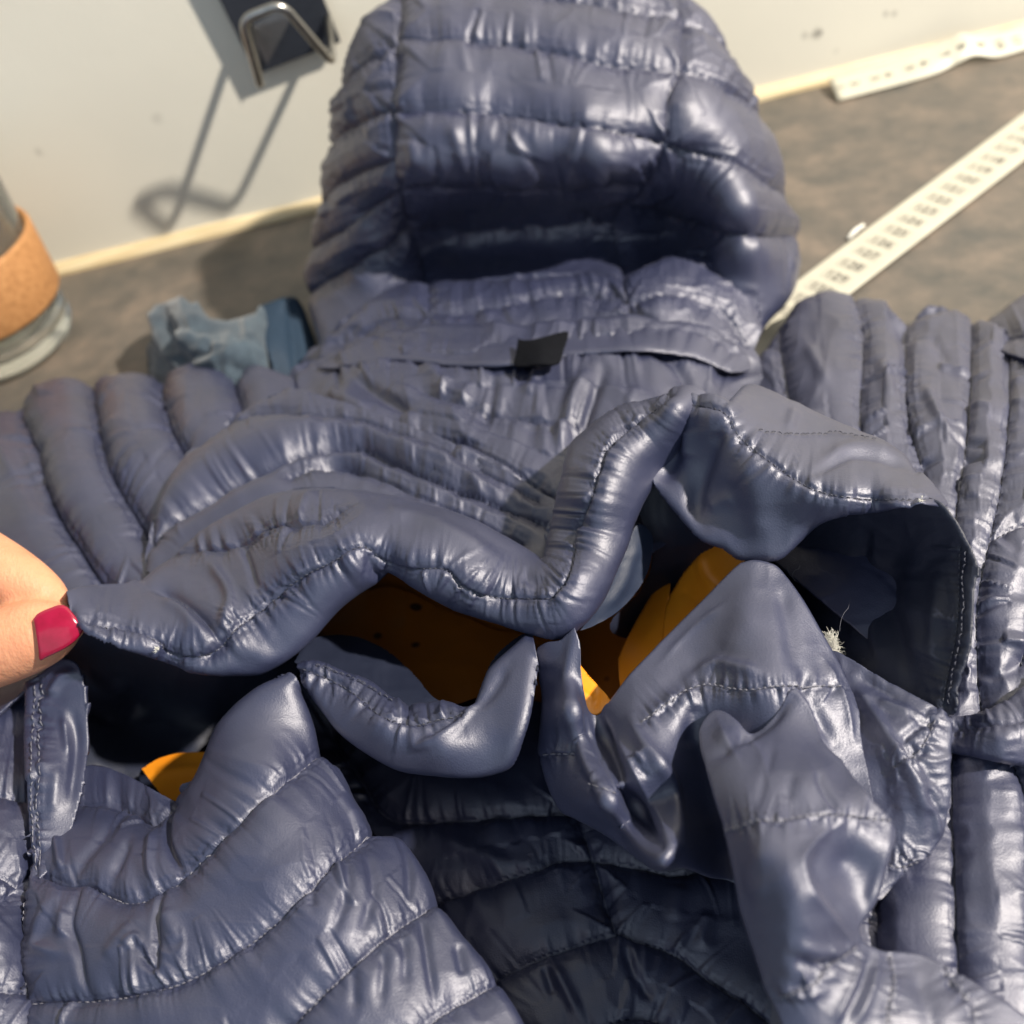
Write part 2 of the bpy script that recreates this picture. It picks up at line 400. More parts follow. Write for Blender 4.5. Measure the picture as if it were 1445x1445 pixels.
m, nt, b = mat('painted_wall')
tc = N(nt, 'ShaderNodeTexCoord')
n1 = N(nt, 'ShaderNodeTexNoise', Scale=9.0, Detail=5.0); L(nt, tc, 'Object', n1, 'Vector')
r1 = ramp(nt, [(0.3, (0.67, 0.65, 0.575)), (0.7, (0.74, 0.715, 0.63))]); L(nt, n1, 'Fac', r1, 'Fac')
cur = r1.outputs['Color']
SMUDGE = [(1152, 48, 0.0030, 0.8), (1135, 51, 0.0022, 0.45), (1158, 46, 0.0016, 0.9), (1250, 20, 0.0018, 0.6), (1262, 19, 0.0018, 0.55), (55, 215, 0.0025, 0.3), (222, 168, 0.003, 0.25), (1180, 72, 0.0016, 0.25)]
nz = N(nt, 'ShaderNodeTexNoise', Scale=300.0, Detail=3.0); L(nt, tc, 'Object', nz, 'Vector')
for (sx, sy, sr, sa) in SMUDGE:
    p = atY(sx, sy, WALL_Y)
    vd = N(nt, 'ShaderNodeVectorMath', operation='DISTANCE'); L(nt, tc, 'Object', vd, 0); vd.inputs[1].default_value = tuple(p)
    ad = N(nt, 'ShaderNodeMath', operation='MULTIPLY_ADD'); nt.links.new(nz.outputs['Fac'], ad.inputs[0]); ad.inputs[1].default_value = sr * 1.2; L(nt, vd, 'Value', ad, 2)
    mr = N(nt, 'ShaderNodeMapRange'); mr.inputs['From Min'].default_value = sr * 0.8; mr.inputs['From Max'].default_value = sr * 1.8
    mr.inputs['To Min'].default_value = sa; mr.inputs['To Max'].default_value = 0.0; L(nt, ad, 'Value', mr, 'Value')
    mx = N(nt, 'ShaderNodeMix', data_type='RGBA'); L(nt, mr, 'Result', mx, 'Factor'); nt.links.new(cur, mx.inputs[6]); mx.inputs[7].default_value = (0.20, 0.19, 0.17, 1)
    cur = mx.outputs[2]
nt.links.new(cur, b.inputs['Base Color'])
b.inputs['Roughness'].default_value = 0.6
n3 = N(nt, 'ShaderNodeTexNoise', Scale=350.0, Detail=4.0); L(nt, tc, 'Object', n3, 'Vector')
bp = N(nt, 'ShaderNodeBump', Strength=0.12, Distance=0.0008); L(nt, n3, 'Fac', bp, 'Height'); L(nt, bp, 'Normal', b, 'Normal')
grid_plane('wall', (-1.2, WALL_Y, 0), (1.3, WALL_Y, 0), (1.3, WALL_Y, 0.9), (-1.2, WALL_Y, 0.9), m)

# wooden edge strip along the foot of the wall
m, nt, b = mat('pale_wood_strip')
tc = N(nt, 'ShaderNodeTexCoord'); mp = N(nt, 'ShaderNodeMapping'); mp.inputs['Scale'].default_value = (12, 200, 200); L(nt, tc, 'Object', mp, 'Vector')
n1 = N(nt, 'ShaderNodeTexNoise', Scale=3.0, Detail=5.0); L(nt, mp, 'Vector', n1, 'Vector')
r1 = ramp(nt, [(0.3, (0.50, 0.37, 0.20)), (0.5, (0.66, 0.54, 0.33)), (0.7, (0.74, 0.64, 0.44))]); L(nt, n1, 'Fac', r1, 'Fac'); L(nt, r1, 'Color', b, 'Base Color'); b.inputs['Roughness'].default_value = 0.5
prof = [(0, 0.0), (0, 0.0016), (0.0008, 0.0030), (0.0028, 0.0048), (0.0044, 0.0055), (0.0060, 0.0056)]
vs, fs = [], []
nx = 120
for i in range(nx + 1):
    x = -1.2 + 2.5 * i / nx
    for (dy, z) in prof:
        vs.append((x, 0.503 + dy + 0.0003 * noise1(np.array([x * 40.0]), 3)[0], z * (1 + 0.12 * noise1(np.array([x * 25.0]), 8)[0])))
k = len(prof)
for i in range(nx):
    for j in range(k - 1):
        fs.append((i * k + j, (i + 1) * k + j, (i + 1) * k + j + 1, i * k + j + 1))
o = from_world('skirting_strip', vs, fs, m)
tag(o, 'thin pale wooden strip along the foot of the white wall', 'strip')

# ------------------------------------------------------------------ tubes and lathes
def tube(name, pts, r, m, parent=None, n=10, caps=True, radii=None):
    pts = [np.asarray(p, float) for p in pts]; vs, fs = [], []
    up = np.array([0.13, 0.31, 0.94]); 
    for i, p in enumerate(pts):
        d = pts[min(i + 1, len(pts) - 1)] - pts[max(i - 1, 0)]; d /= np.linalg.norm(d) + 1e-12
        if i == 0: s = np.cross(d, up)
        else: s = s - d * (s @ d)
        s = s / (np.linalg.norm(s) + 1e-12); t = np.cross(d, s); rr = r if radii is None else radii[i]
        for k in range(n):
            a_ = 2 * math.pi * k / n; vs.append(p + (s * math.cos(a_) + t * math.sin(a_)) * rr)
    for i in range(len(pts) - 1):
        for k in range(n):
            fs.append((i * n + k, i * n + (k + 1) % n, (i + 1) * n + (k + 1) % n, (i + 1) * n + k))
    if caps:
        fs.append(list(range(n))[::-1]); fs.append([(len(pts) - 1) * n + k for k in range(n)])
    if name is None: return vs, fs
    return from_world(name, vs, fs, m, parent)
def lathe(name, prof, c, m, parent=None, n=64):
    vs, fs = [], []
    for (r, z) in prof:
        for k in range(n):
            a_ = 2 * math.pi * k / n; vs.append((c[0] + r * math.cos(a_), c[1] + r * math.sin(a_), c[2] + z))
    for i in range(len(prof) - 1):
        for k in range(n): fs.append((i * n + k, i * n + (k + 1) % n, (i + 1) * n + (k + 1) % n, (i + 1) * n + k))
    return from_world(name, vs, fs, m, parent)
def curve3(pts, n=8): return smooth_line(np.asarray(pts, float), n)
def fillet(pts, r=0.006, n=6):
    pts = [np.asarray(p, float) for p in pts]; out = [pts[0]]
    for a_, b_, c_ in zip(pts[:-2], pts[1:-1], pts[2:]):
        u = (a_ - b_); v = (c_ - b_); lu, lv = np.linalg.norm(u), np.linalg.norm(v); q = min(r, lu * .45, lv * .45)
        p0 = b_ + u / lu * q; p1 = b_ + v / lv * q
        for t in np.linspace(0, 1, n): out.append((1 - t) ** 2 * p0 + 2 * t * (1 - t) * b_ + t * t * p1)
    out.append(pts[-1]); return out

# ------------------------------------------------------------------ wall hook
M['hook_plate'] = plain('black_plate', (0.022, 0.026, 0.036), 0.35, 0.5)
M['hook_tongue'] = plain('grey_plate', (0.10, 0.10, 0.105), 0.35, 0.5, metal=0.6)
M['steel'] = plain('brushed_steel', (0.42, 0.41, 0.39), 0.28, 0.5, metal=1.0)
hk = thing('wall_hook', 'black wall plate with a bent steel wire hook on the white wall', 'hook', atY(420, 40, WALL_Y))
PY = WALL_Y - 0.007
c4 = [atY(x, y, PY) for x, y in ((262, -95), (362, 106), (481, 60), (408, -125))]
bmv = c4 + [p + np.array([0, 0.0025, 0]) for p in c4]
o = from_world('plate', bmv, [(0, 1, 2, 3), (7, 6, 5, 4), (0, 4, 5, 1), (1, 5, 6, 2), (2, 6, 7, 3), (3, 7, 4, 0)], M['hook_plate'], hk, False)
bv_ = o.modifiers.new('bevel', 'BEVEL'); bv_.width = 0.0006; bv_.segments = 2
cc = sum(c4) / 4
sp = [cc + np.array([sx * 0.010, 0, sz * 0.016]) for sx, sz in ((-1, -1), (1, -1), (1, 1), (-1, 1))]
sv = [p + np.array([0, 0.0027, 0]) for p in sp] + [np.array([p[0], WALL_Y + 0.001, p[2]]) for p in sp]
from_world('spacer', sv, [(0, 1, 5, 4), (1, 2, 6, 5), (2, 3, 7, 6), (3, 0, 4, 7)], M['hook_plate'], hk, False)
HD = WALL_Y - 0.040
path = [atY(350, 30, PY + 0.001), atY(369, 126, HD + 0.001), atY(341, 27, HD - 0.006), atY(397, 5, HD - 0.006), atY(470, 90, HD + 0.001), atY(462, 25, PY + 0.001)]
tube('wire', fillet(path, 0.0055, 7), 0.0019, M['steel'], hk, 12)
# small grey sheet tongue bent inside the wire
tg = [atY(352, 40, PY - 0.001), atY(376, 92, PY - 0.003), atY(412, 24, PY - 0.003), atY(392, 12, PY - 0.001)]
tv = [p for p in tg] + [p + np.array([0, 0.0012, 0.0]) for p in tg]
from_world('tongue', tv, [(0, 1, 2, 3), (7, 6, 5, 4), (0, 4, 5, 1), (1, 5, 6, 2), (2, 6, 7, 3), (3, 7, 4, 0)], M['hook_tongue'], hk, False)

# ------------------------------------------------------------------ glass cup with a cork band
m, nt, b = mat('clear_glass')
b.inputs['Base Color'].default_value = (0.95, 0.96, 0.90, 1); b.inputs['Roughness'].default_value = 0.0
b.inputs['Transmission Weight'].default_value = 0.95; b.inputs['IOR'].default_value = 1.47
M['glass'] = m
m, nt, b = mat('cork')
tc = N(nt, 'ShaderNodeTexCoord')
n1 = N(nt, 'ShaderNodeTexNoise', Scale=420.0, Detail=4.0, Roughness=0.7); L(nt, tc, 'Object', n1, 'Vector')
r1 = ramp(nt, [(0.25, (0.26, 0.115, 0.040)), (0.5, (0.43, 0.205, 0.075)), (0.75, (0.52, 0.27, 0.11))]); L(nt, n1, 'Fac', r1, 'Fac'); L(nt, r1, 'Color', b, 'Base Color')
b.inputs['Roughness'].default_value = 0.75
bp = N(nt, 'ShaderNodeBump', Strength=0.3, Distance=0.0006); L(nt, n1, 'Fac', bp, 'Height'); L(nt, bp, 'Normal', b, 'Normal')
M['cork'] = m
CC = np.array([-0.218, 0.447, 0.0])
cup = thing('glass_cup', 'clear glass cup with a tan cork band at the left edge', 'cup', CC)
lathe('glass_body', [(0.0, 0.0015), (0.022, 0.0006), (0.029, 0.0010), (0.0328, 0.0036), (0.0342, 0.0075), (0.0340, 0.015), (0.0335, 0.022), (0.0345, 0.05), (0.0368, 0.085), (0.0375, 0.0865),
                     (0.0370, 0.0875), (0.0355, 0.086), (0.0325, 0.05), (0.0305, 0.024), (0.0290, 0.0115), (0.024, 0.0082), (0.0, 0.0072)], CC, M['glass'], cup)
lathe('cork_band', [(0.0346, 0.0245), (0.0362, 0.0240), (0.0371, 0.0255), (0.0378, 0.040), (0.0384, 0.0545), (0.0377, 0.0562), (0.0358, 0.0560), (0.0346, 0.0245)], CC, M['cork'], cup)

# ------------------------------------------------------------------ measuring tapes
m, nt, b = mat('tape_vinyl')
tc = N(nt, 'ShaderNodeTexCoord'); n1 = N(nt, 'ShaderNodeTexNoise', Scale=60.0, Detail=3.0); L(nt, tc, 'Object', n1, 'Vector')
r1 = ramp(nt, [(0.3, (0.49, 0.47, 0.385)), (0.7, (0.55, 0.53, 0.435))]); L(nt, n1, 'Fac', r1, 'Fac'); L(nt, r1, 'Color', b, 'Base Color'); b.inputs['Roughness'].default_value = 0.45
M['tape'] = m
M['tape_cell'] = plain('tape_grey_print', (0.44, 0.42, 0.35), 0.5)
M['ink'] = plain('ink', (0.09, 0.085, 0.075), 0.5)
_fonts = {}
def text_mesh(s, size):
    cu = bpy.data.curves.new('t', 'FONT'); cu.body = s; cu.size = size; cu.align_x = 'CENTER'; cu.align_y = 'CENTER'; cu.resolution_u = 3
    o = bpy.data.objects.new('t', cu); COL.objects.link(o); dg = bpy.context.evaluated_depsgraph_get()
    me = bpy.data.meshes.new_from_object(o.evaluated_get(dg)); bpy.data.objects.remove(o); bpy.data.curves.remove(cu)
    return me
def tape_print(parent, s, c, xa, ya, size, cell=True, cw=0.0072, ch=0.0128):
    za = np.cross(xa, ya); base = base_of(parent)
    if cell:
        q = []
        nseg = 5
        for (sx, sy) in ((-1, -1), (1, -1), (1, 1), (-1, 1)):
            for t in range(nseg):
                an = math.atan2(sy, sx) - math.pi / 4 + math.pi / 2 * t / (nseg - 1)
                q.append(c + xa * (sx * (ch / 2 - .0012) + .0012 * math.cos(an)) + ya * (sy * (cw / 2 - .0012) + .0012 * math.sin(an)) + za * 0.00022)
        from_world('print_cell', q, [list(range(len(q)))], M['tape_cell'], parent, False)
    me = text_mesh(s, size)
    R_ = Matrix((xa, ya, za)).transposed().to_4x4(); R_.translation = V(c + za * 0.00040 - base)
    me.transform(R_)
    o = link('numeral', me, M['ink'], parent)
tp = thing('measuring_tape', 'cream measuring tape running diagonally across the table to the jacket', 'tape', at(1287, 315, 0))
c0 = at(1287, 315, 0.0); d_ = at(1399.6, 230.8) - at(1183.6, 397.5); d_ /= np.linalg.norm(d_); pv = np.array([d_[1], -d_[0], 0.0])
sg = np.linspace(-0.14, 0.34, 90); vs, fs = [], []
def tz(s): return 0.0008 + 0.0010 * (0.5 + noise1(np.array([s * 14.0]), 5)[0])
for s in sg:
    for w_ in (-1, -0.92, 0.92, 1):
        vs.append(c0 + d_ * s + pv * (0.0112 * w_ + 0.0006 * math.sin(s * 18)) + np.array([0, 0, tz(s)]))
for i in range(len(sg) - 1):
    for j in range(3): fs.append((i * 4 + j, (i + 1) * 4 + j, (i + 1) * 4 + j + 1, i * 4 + j + 1))
o = from_world('band', vs, fs, M['tape'], tp); sm = o.modifiers.new('thickness', 'SOLIDIFY'); sm.thickness = 0.0005; sm.offset = -1
for k in range(-3, 22):
    s = -0.0516 + 0.0101 * k
    cpt = c0 + d_ * s + pv * (0.0006 * math.sin(s * 18)) + np.array([0, 0, tz(s) + 0.0003])
    tape_print(tp, str(129 - k), cpt, pv, d_, 0.0068)
tp2 = thing('measuring_tape', 'cream measuring tape end leaning along the foot of the wall', 'tape', at(1300, 110, 0))
lo = smooth_line([(1182, 142), (1259, 122), (1318, 105), (1350, 90), (1375, 79), (1407, 81), (1445, 71), (1500, 58), (1640, 22)], 8)
hi = smooth_line([(1169, 112), (1243, 92), (1298, 72), (1335, 56), (1357, 47), (1387, 49), (1445, 40), (1500, 28), (1640, -6)], 8)
Lo = np.array([at(x, y, 0.0012 + 0.003 * math.exp(-((x - 1372) / 26.0) ** 2)) for x, y in lo]); Hi = np.array([atY(x, y, 0.499) for x, y in hi])
vs = []; fs = []
for a_, b_ in zip(Lo, Hi):
    for t in (0, 0.05, 0.35, 0.65, 0.95, 1.0): vs.append(a_ * (1 - t) + b_ * t + np.array([0, -0.0012, 0.0006]) * math.sin(math.pi * t))
for i in range(len(Lo) - 1):
    for j in range(5): fs.append((i * 6 + j, (i + 1) * 6 + j, (i + 1) * 6 + j + 1, i * 6 + j + 1))
o = from_world('band', vs, fs, M['tape'], tp2); sm = o.modifiers.new('thickness', 'SOLIDIFY'); sm.thickness = 0.0005; sm.offset = 0
for k in range(14):
    px = 1179 + 25.2 * k
    i = int(np.argmin(np.abs(0.5 * (lo[:, 0] + hi[:, 0]) - px)))
    i = min(max(i, 1), len(Lo) - 2)
    d2 = Lo[i + 1] - Lo[i - 1]; d2 /= np.linalg.norm(d2); p2 = Lo[i] - Hi[i]; p2 -= d2 * (p2 @ d2); p2 /= np.linalg.norm(p2)
    za = np.cross(p2, d2)
    if za[1] > 0: za = -za
    cpt = 0.5 * (Lo[i] + Hi[i]) + np.array([0, -0.0012, 0.0006]) + za * 0.0004
    tape_print(tp2, str(k + 1), cpt, p2, d2, 0.0062, False)

# paper scrap lying on the table
p = at(1207, 329, 0.0)
dd = at(1216, 318) - at(1194, 337); dd /= np.linalg.norm(dd); nn = np.array([-dd[1], dd[0], 0])
vs, fs = [], []
for i in range(7):
    t = i / 6 - 0.5
    for j, s in enumerate((-1, 0, 1)):
        vs.append(p + dd * 0.0125 * t + nn * 0.0013 * s * (1 - 0.5 * abs(t)) + np.array([0, 0, 0.0008 + 0.0012 * (1 - s * s) + 0.0006 * math.cos(5 * t)]))
for i in range(6):
    for j in range(2): fs.append((i * 3 + j, i * 3 + 3 + j, i * 3 + 4 + j, i * 3 + 1 + j))
o = from_world('thread_scrap', vs, fs, M['fluff']); tag(o, 'tiny white scrap on the table beside the diagonal tape', 'scrap')
sm = o.modifiers.new('thickness', 'SOLIDIFY'); sm.thickness = 0.0004

# ------------------------------------------------------------------ blue cloth lump behind the sleeve
m, nt, b = mat('faded_blue_cloth')
tc = N(nt, 'ShaderNodeTexCoord'); n1 = N(nt, 'ShaderNodeTexNoise', Scale=120.0, Detail=4.0); L(nt, tc, 'Object', n1, 'Vector')
r1 = ramp(nt, [(0.3, (0.022, 0.038, 0.058)), (0.7, (0.050, 0.076, 0.102))]); L(nt, n1, 'Fac', r1, 'Fac'); L(nt, r1, 'Color', b, 'Base Color'); b.inputs['Roughness'].default_value = 0.85
b.inputs['Sheen Weight'].default_value = 0.25
n2 = N(nt, 'ShaderNodeTexNoise', Scale=900.0, Detail=2.0); L(nt, tc, 'Object', n2, 'Vector')
bp = N(nt, 'ShaderNodeBump', Strength=0.3, Distance=0.0006); L(nt, n2, 'Fac', bp, 'Height'); L(nt, bp, 'Normal', b, 'Normal')
M['denim'] = m
M['navy_cloth'] = plain('navy_cloth', (0.016, 0.034, 0.062), 0.7, 0.3, bump=0.2, scale=800.0)
cl = thing('crumpled_cloth', 'crumpled faded blue cloth with a navy edge behind the left sleeve', 'cloth', at(300, 540, 0))
panel('cloth_folds', cl, M['denim'],
      [(200, 600), (199, 500), (203, 465), (211, 432), (226, 417), (246, 411), (273, 414), (288, 426), (304, 440), (323, 444), (345, 438), (366, 425), (372, 470), (385, 530), (400, 600)],
      [(200, 600, .004), (210, 500, .012), (215, 440, .024), (250, 416, .032), (290, 430, .030), (330, 445, .028), (365, 428, .030), (260, 470, .037), (320, 480, .036), (370, 520, .028), (300, 560, .022), (390, 600, .01)],
      roll=[[(200, 600), (203, 465), (226, 417), (273, 414), (304, 440), (345, 438), (366, 425), (385, 530)]], rollR=26, rolla=0.8,
      folds=[([(214, 425), (228, 475), (262, 530)], 9, 7), ([(232, 440), (245, 490), (270, 530)], -9, 9), ([(228, 468), (262, 460), (305, 466)], -11, 9), ([(300, 470), (285, 500), (262, 512)], -9, 8),
             ([(262, 515), (300, 508), (345, 490)], 7, 8), ([(320, 515), (345, 522), (365, 520)], -9, 8), ([(345, 440), (350, 480), (362, 520)], 4, 8), ([(240, 450), (270, 480)], 5, 14)],
      wr=9, wrs=34, iters=40, exc=0.06, kt=0.05, skirt=0.03, stitch=False, step=3.5)
panel('cloth_edge', cl, M['navy_cloth'],
      [(362, 428), (385, 421), (407, 414), (415, 416), (432, 430), (450, 500), (450, 560), (400, 560), (385, 520), (370, 470)],
      [(365, 430, .026), (407, 416, .026), (432, 432, .018), (440, 520, .012), (395, 545, .014), (385, 480, .024)],
      roll=[[(362, 428), (407, 414), (432, 430), (450, 500)]], rollR=14, folds=[([(408, 416), (414, 470), (420, 540)], -6, 7)], wr=2, wrs=50, iters=30, exc=0.03, kt=0.06, skirt=0.025, stitch=False, step=3.5)

# ================================================================== the jacket
J = thing('down_jacket', 'navy quilted down jacket with hood and orange lining spread on the table', 'jacket', (0.0, 0.22, 0.0))
SH, TH, LI = M['shell'], M['thin'], M['lining']

# back of the body lying on the table under everything
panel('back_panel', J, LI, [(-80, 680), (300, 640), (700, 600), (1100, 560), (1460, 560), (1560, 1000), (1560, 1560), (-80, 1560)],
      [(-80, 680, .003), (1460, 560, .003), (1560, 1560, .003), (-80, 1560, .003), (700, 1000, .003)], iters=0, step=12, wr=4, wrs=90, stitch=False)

# orange lining seen through the openings
m, nt, b = mat('orange_lining')
tc = N(nt, 'ShaderNodeTexCoord')
vo = N(nt, 'ShaderNodeTexVoronoi', Scale=72.0); vo.inputs['Randomness'].default_value = 0.55; L(nt, tc, 'Object', vo, 'Vector')
r1 = ramp(nt, [(0.13, (0.05, 0.018, 0.008)), (0.17, (0.45, 0.135, 0.012))]); L(nt, vo, 'Distance', r1, 'Fac'); L(nt, r1, 'Color', b, 'Base Color')  # same lining orange, darkened to put the cavity's shade into the colour
b.inputs['Roughness'].default_value = 0.45
M['orange_dots_shaded'] = m
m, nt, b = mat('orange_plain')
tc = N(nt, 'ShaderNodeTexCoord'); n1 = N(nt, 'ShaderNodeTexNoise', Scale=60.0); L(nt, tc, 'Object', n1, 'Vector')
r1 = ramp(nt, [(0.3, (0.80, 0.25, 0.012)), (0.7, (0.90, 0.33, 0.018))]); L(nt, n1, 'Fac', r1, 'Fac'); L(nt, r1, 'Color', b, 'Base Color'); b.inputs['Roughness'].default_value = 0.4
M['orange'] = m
panel('orange_lining', J, M['orange_dots_shaded'], [(345, 800), (420, 780), (820, 820), (960, 760), (1080, 760), (1080, 900), (880, 1030), (760, 1000), (600, 1000), (450, 950), (345, 940)],
      [(345, 800, .010), (420, 780, .010), (820, 820, .010), (1080, 760, .012), (880, 1030, .014), (450, 950, .012), (345, 940, .012), (600, 900, .011)],
      wr=9, wrs=80, iters=30, exc=.03, kt=.05, step=5, stitch=False)
# folds of the orange lining, mostly in the undarkened orange
panel('orange_fold', J, M['orange'], [(935, 900), (940, 855), (960, 815), (988, 780), (1006, 768), (1045, 788), (1046, 800), (1000, 850), (936, 915), (905, 945)],
      [(940, 860, .036), (988, 782, .042), (1045, 790, .046), (1000, 850, .045), (936, 910, .042), (905, 945, .04)],
      folds=[([(985, 785), (995, 815), (1015, 835)], 6, 8), ([(960, 830), (985, 850)], -4, 8)], iters=25, exc=.02, kt=.06, stitch=False, thick=.0004)
panel('orange_fold', J, M['orange'], [(872, 930), (890, 890), (925, 830), (945, 815), (942, 860), (938, 900), (905, 945), (880, 978), (874, 960)],
      [(872, 930, .034), (925, 830, .030), (945, 815, .030), (938, 900, .038), (880, 978, .040)], iters=25, exc=.02, kt=.06, stitch=False, thick=.0004)
panel('orange_fold', J, M['orange'], [(815, 925), (822, 942), (845, 968), (862, 990), (850, 1004), (836, 1008), (818, 990), (808, 960)],
      [(815, 930, .050), (845, 968, .049), (862, 992, .050), (836, 1006, .051), (815, 985, .052)],
      folds=[([(820, 975), (840, 990)], 3, 4), ([(845, 970), (838, 1000)], -3, 4)], iters=20, exc=.02, kt=.06, stitch=False, thick=.0004)
panel('orange_fold', J, M['orange'], [(200, 1085), (225, 1070), (260, 1062), (300, 1065), (296, 1095), (268, 1130), (246, 1134), (225, 1118)],
      [(200, 1085, .021), (260, 1062, .022), (300, 1065, .025), (268, 1130, .027), (225, 1118, .024)], folds=[([(215, 1090), (290, 1085)], 4, 8)], iters=0, stitch=False)
panel('orange_fold', J, M['orange_dots_shaded'], [(440, 880), (480, 855), (520, 835), (560, 830), (640, 865), (700, 890), (740, 900), (720, 950), (680, 985), (600, 990), (520, 920), (470, 905)],
      [(440, 880, .020), (520, 835, .016), (700, 890, .014), (680, 985, .022), (600, 990, .022), (470, 905, .022)], wr=5, wrs=70, iters=25, exc=.03, kt=.05, stitch=False)

# hood
HOOD = [(500, 60), (520, 28), (575, -20), (660, -45), (760, -50), (860, -42), (935, -22), (985, 10), (1020, 50), (1046, 100), (1075, 160), (1096, 215), (1115, 280), (1128, 330), (1124, 385), (1110, 425), (1078, 462), (1062, 495), (1040, 560),
        (1000, 600), (700, 560), (430, 590), (452, 490), (437, 430), (432, 380), (438, 340), (450, 290), (462, 215), (475, 150), (488, 95)]
hs = [[(571, 10), (566, 67), (563, 130), (561, 218), (566, 260), (573, 311), (592, 363), (607, 450)],
      [(955, 5), (958, 47), (957, 104), (942, 145), (937, 197), (911, 254), (870, 301), (870, 353), (883, 415), (890, 470)],
      [(571, -8), (700, -2), (800, 12), (900, 27), (958, 37)],
      [(566, 64), (670, 67), (763, 78), (867, 99), (957, 110)],
      [(561, 161), (649, 161), (763, 176), (857, 187), (936, 200)],
      [(566, 262), (660, 258), (737, 262), (815, 257), (911, 254)],
      [(575, 322), (711, 324), (867, 311)],
      [(561, 73), (519, 99), (484, 132)], [(561, 156), (504, 182), (465, 213)], [(561, 223), (504, 249), (447, 297)], [(560, 265), (493, 322), (436, 355)], [(576, 322), (504, 374), (433, 420)],
      [(958, 40), (1012, 64), (1046, 100)], [(958, 106), (1012, 130), (1078, 168)], [(940, 202), (1000, 220), (1060, 250), (1114, 280)], [(893, 285), (960, 300), (1040, 330), (1124, 335)]]
panel('hood', J, SH, HOOD,
      [(722, -40, 0, 0.429), (580, -15, 0, 0.436), (930, -15, 0, 0.414), (722, 60, 0, 0.386), (600, 60, 0, 0.396), (880, 60, 0, 0.376), (722, 130, 0, 0.366), (600, 130, 0, 0.374), (880, 130, 0, 0.356), (722, 205, 0, 0.348), (600, 205, 0, 0.358), (870, 205, 0, 0.336),
       (722, 246, 0, 0.346), (610, 246, 0, 0.354), (850, 246, 0, 0.336), (722, 285, 0, 0.370), (620, 285, 0, 0.374), (830, 285, 0, 0.364), (722, 340, .031), (620, 345, .031), (830, 340, .031), (722, 400, .029), (620, 420, .029), (860, 400, .029), (722, 470, .026), (900, 470, .024),
       (500, 60, 0, 0.429), (480, 140, 0, 0.422), (462, 220, 0, 0.420), (445, 320, 0, 0.408), (434, 400, .024), (450, 490, .018), (430, 590, .008),
       (530, 120, 0, 0.394), (510, 220, 0, 0.384), (500, 330, 0, 0.376), (500, 420, .030),
       (1000, 30, 0, 0.399), (1050, 110, 0, 0.382), (1090, 210, 0, 0.362), (1122, 320, .018), (1120, 400, .014), (1062, 490, .012), (1040, 560, .008),
       (1010, 130, 0, 0.358), (1030, 220, 0, 0.336), (1050, 290, 0, 0.320), (1060, 350, 0, 0.315), (960, 320, 0, 0.362), (1000, 300, 0, 0.335), (700, 560, .02), (1000, 600, .012)],
      hs, R=38, a=0.50, damp=[(730, 330, 150, 62, .3), (960, 360, 70, 40, .5)], roll=[HOOD[22:] + HOOD[:18]], rollR=30, rolla=0.7, step=3.5, exc=.06, excseam=.10, plam=22, pld=30, pucker=1.2, ridge=1.1, wr=1.5, wrs=55, skirt=.025, stitch_mat='thread_dark', seed=3, iters=80,
      folds=[([(585, 200), (600, 235)], 5, 8), ([(640, 180), (660, 235)], 5, 9), ([(720, 190), (745, 240)], 5, 10), ([(760, 230), (730, 258)], 5, 8), ([(815, 205), (800, 245)], 4, 9), ([(575, 290), (560, 340), (540, 380)], -5, 12)])

# rolled inner neck of the hood
panel('hood_neck', J, SH, [(455, 520), (470, 470), (510, 435), (560, 405), (607, 405), (660, 398), (732, 390), (846, 388), (880, 392), (920, 372), (960, 360), (1010, 358), (1045, 385), (1066, 420), (1072, 460), (1060, 500), (1030, 560), (700, 560), (460, 560)],
      [(470, 475, .030), (560, 408, .036), (660, 400, .038), (846, 390, .038), (960, 362, .038), (1045, 388, .030), (1070, 450, .024), (1050, 520, .022), (600, 460, .040), (750, 440, .041), (930, 430, .041), (700, 560, .030), (460, 560, .022)],
      [[(607, 405), (606, 440), (612, 480)], [(880, 392), (886, 430), (892, 475)], [(890, 432), (950, 420), (1010, 440), (1050, 490)], [(607, 448), (700, 440), (800, 420), (884, 430)], [(600, 450), (540, 460), (480, 490)]],
      R=26, a=.35, roll=[[(470, 470), (560, 405), (660, 398), (846, 388), (880, 392), (960, 360), (1045, 385), (1072, 460)]], rollR=16, rolla=.8, plam=20, pld=28, pucker=1.2, wr=4, wrs=50, exc=.08, skirt=.012, stitch=False, seed=5)

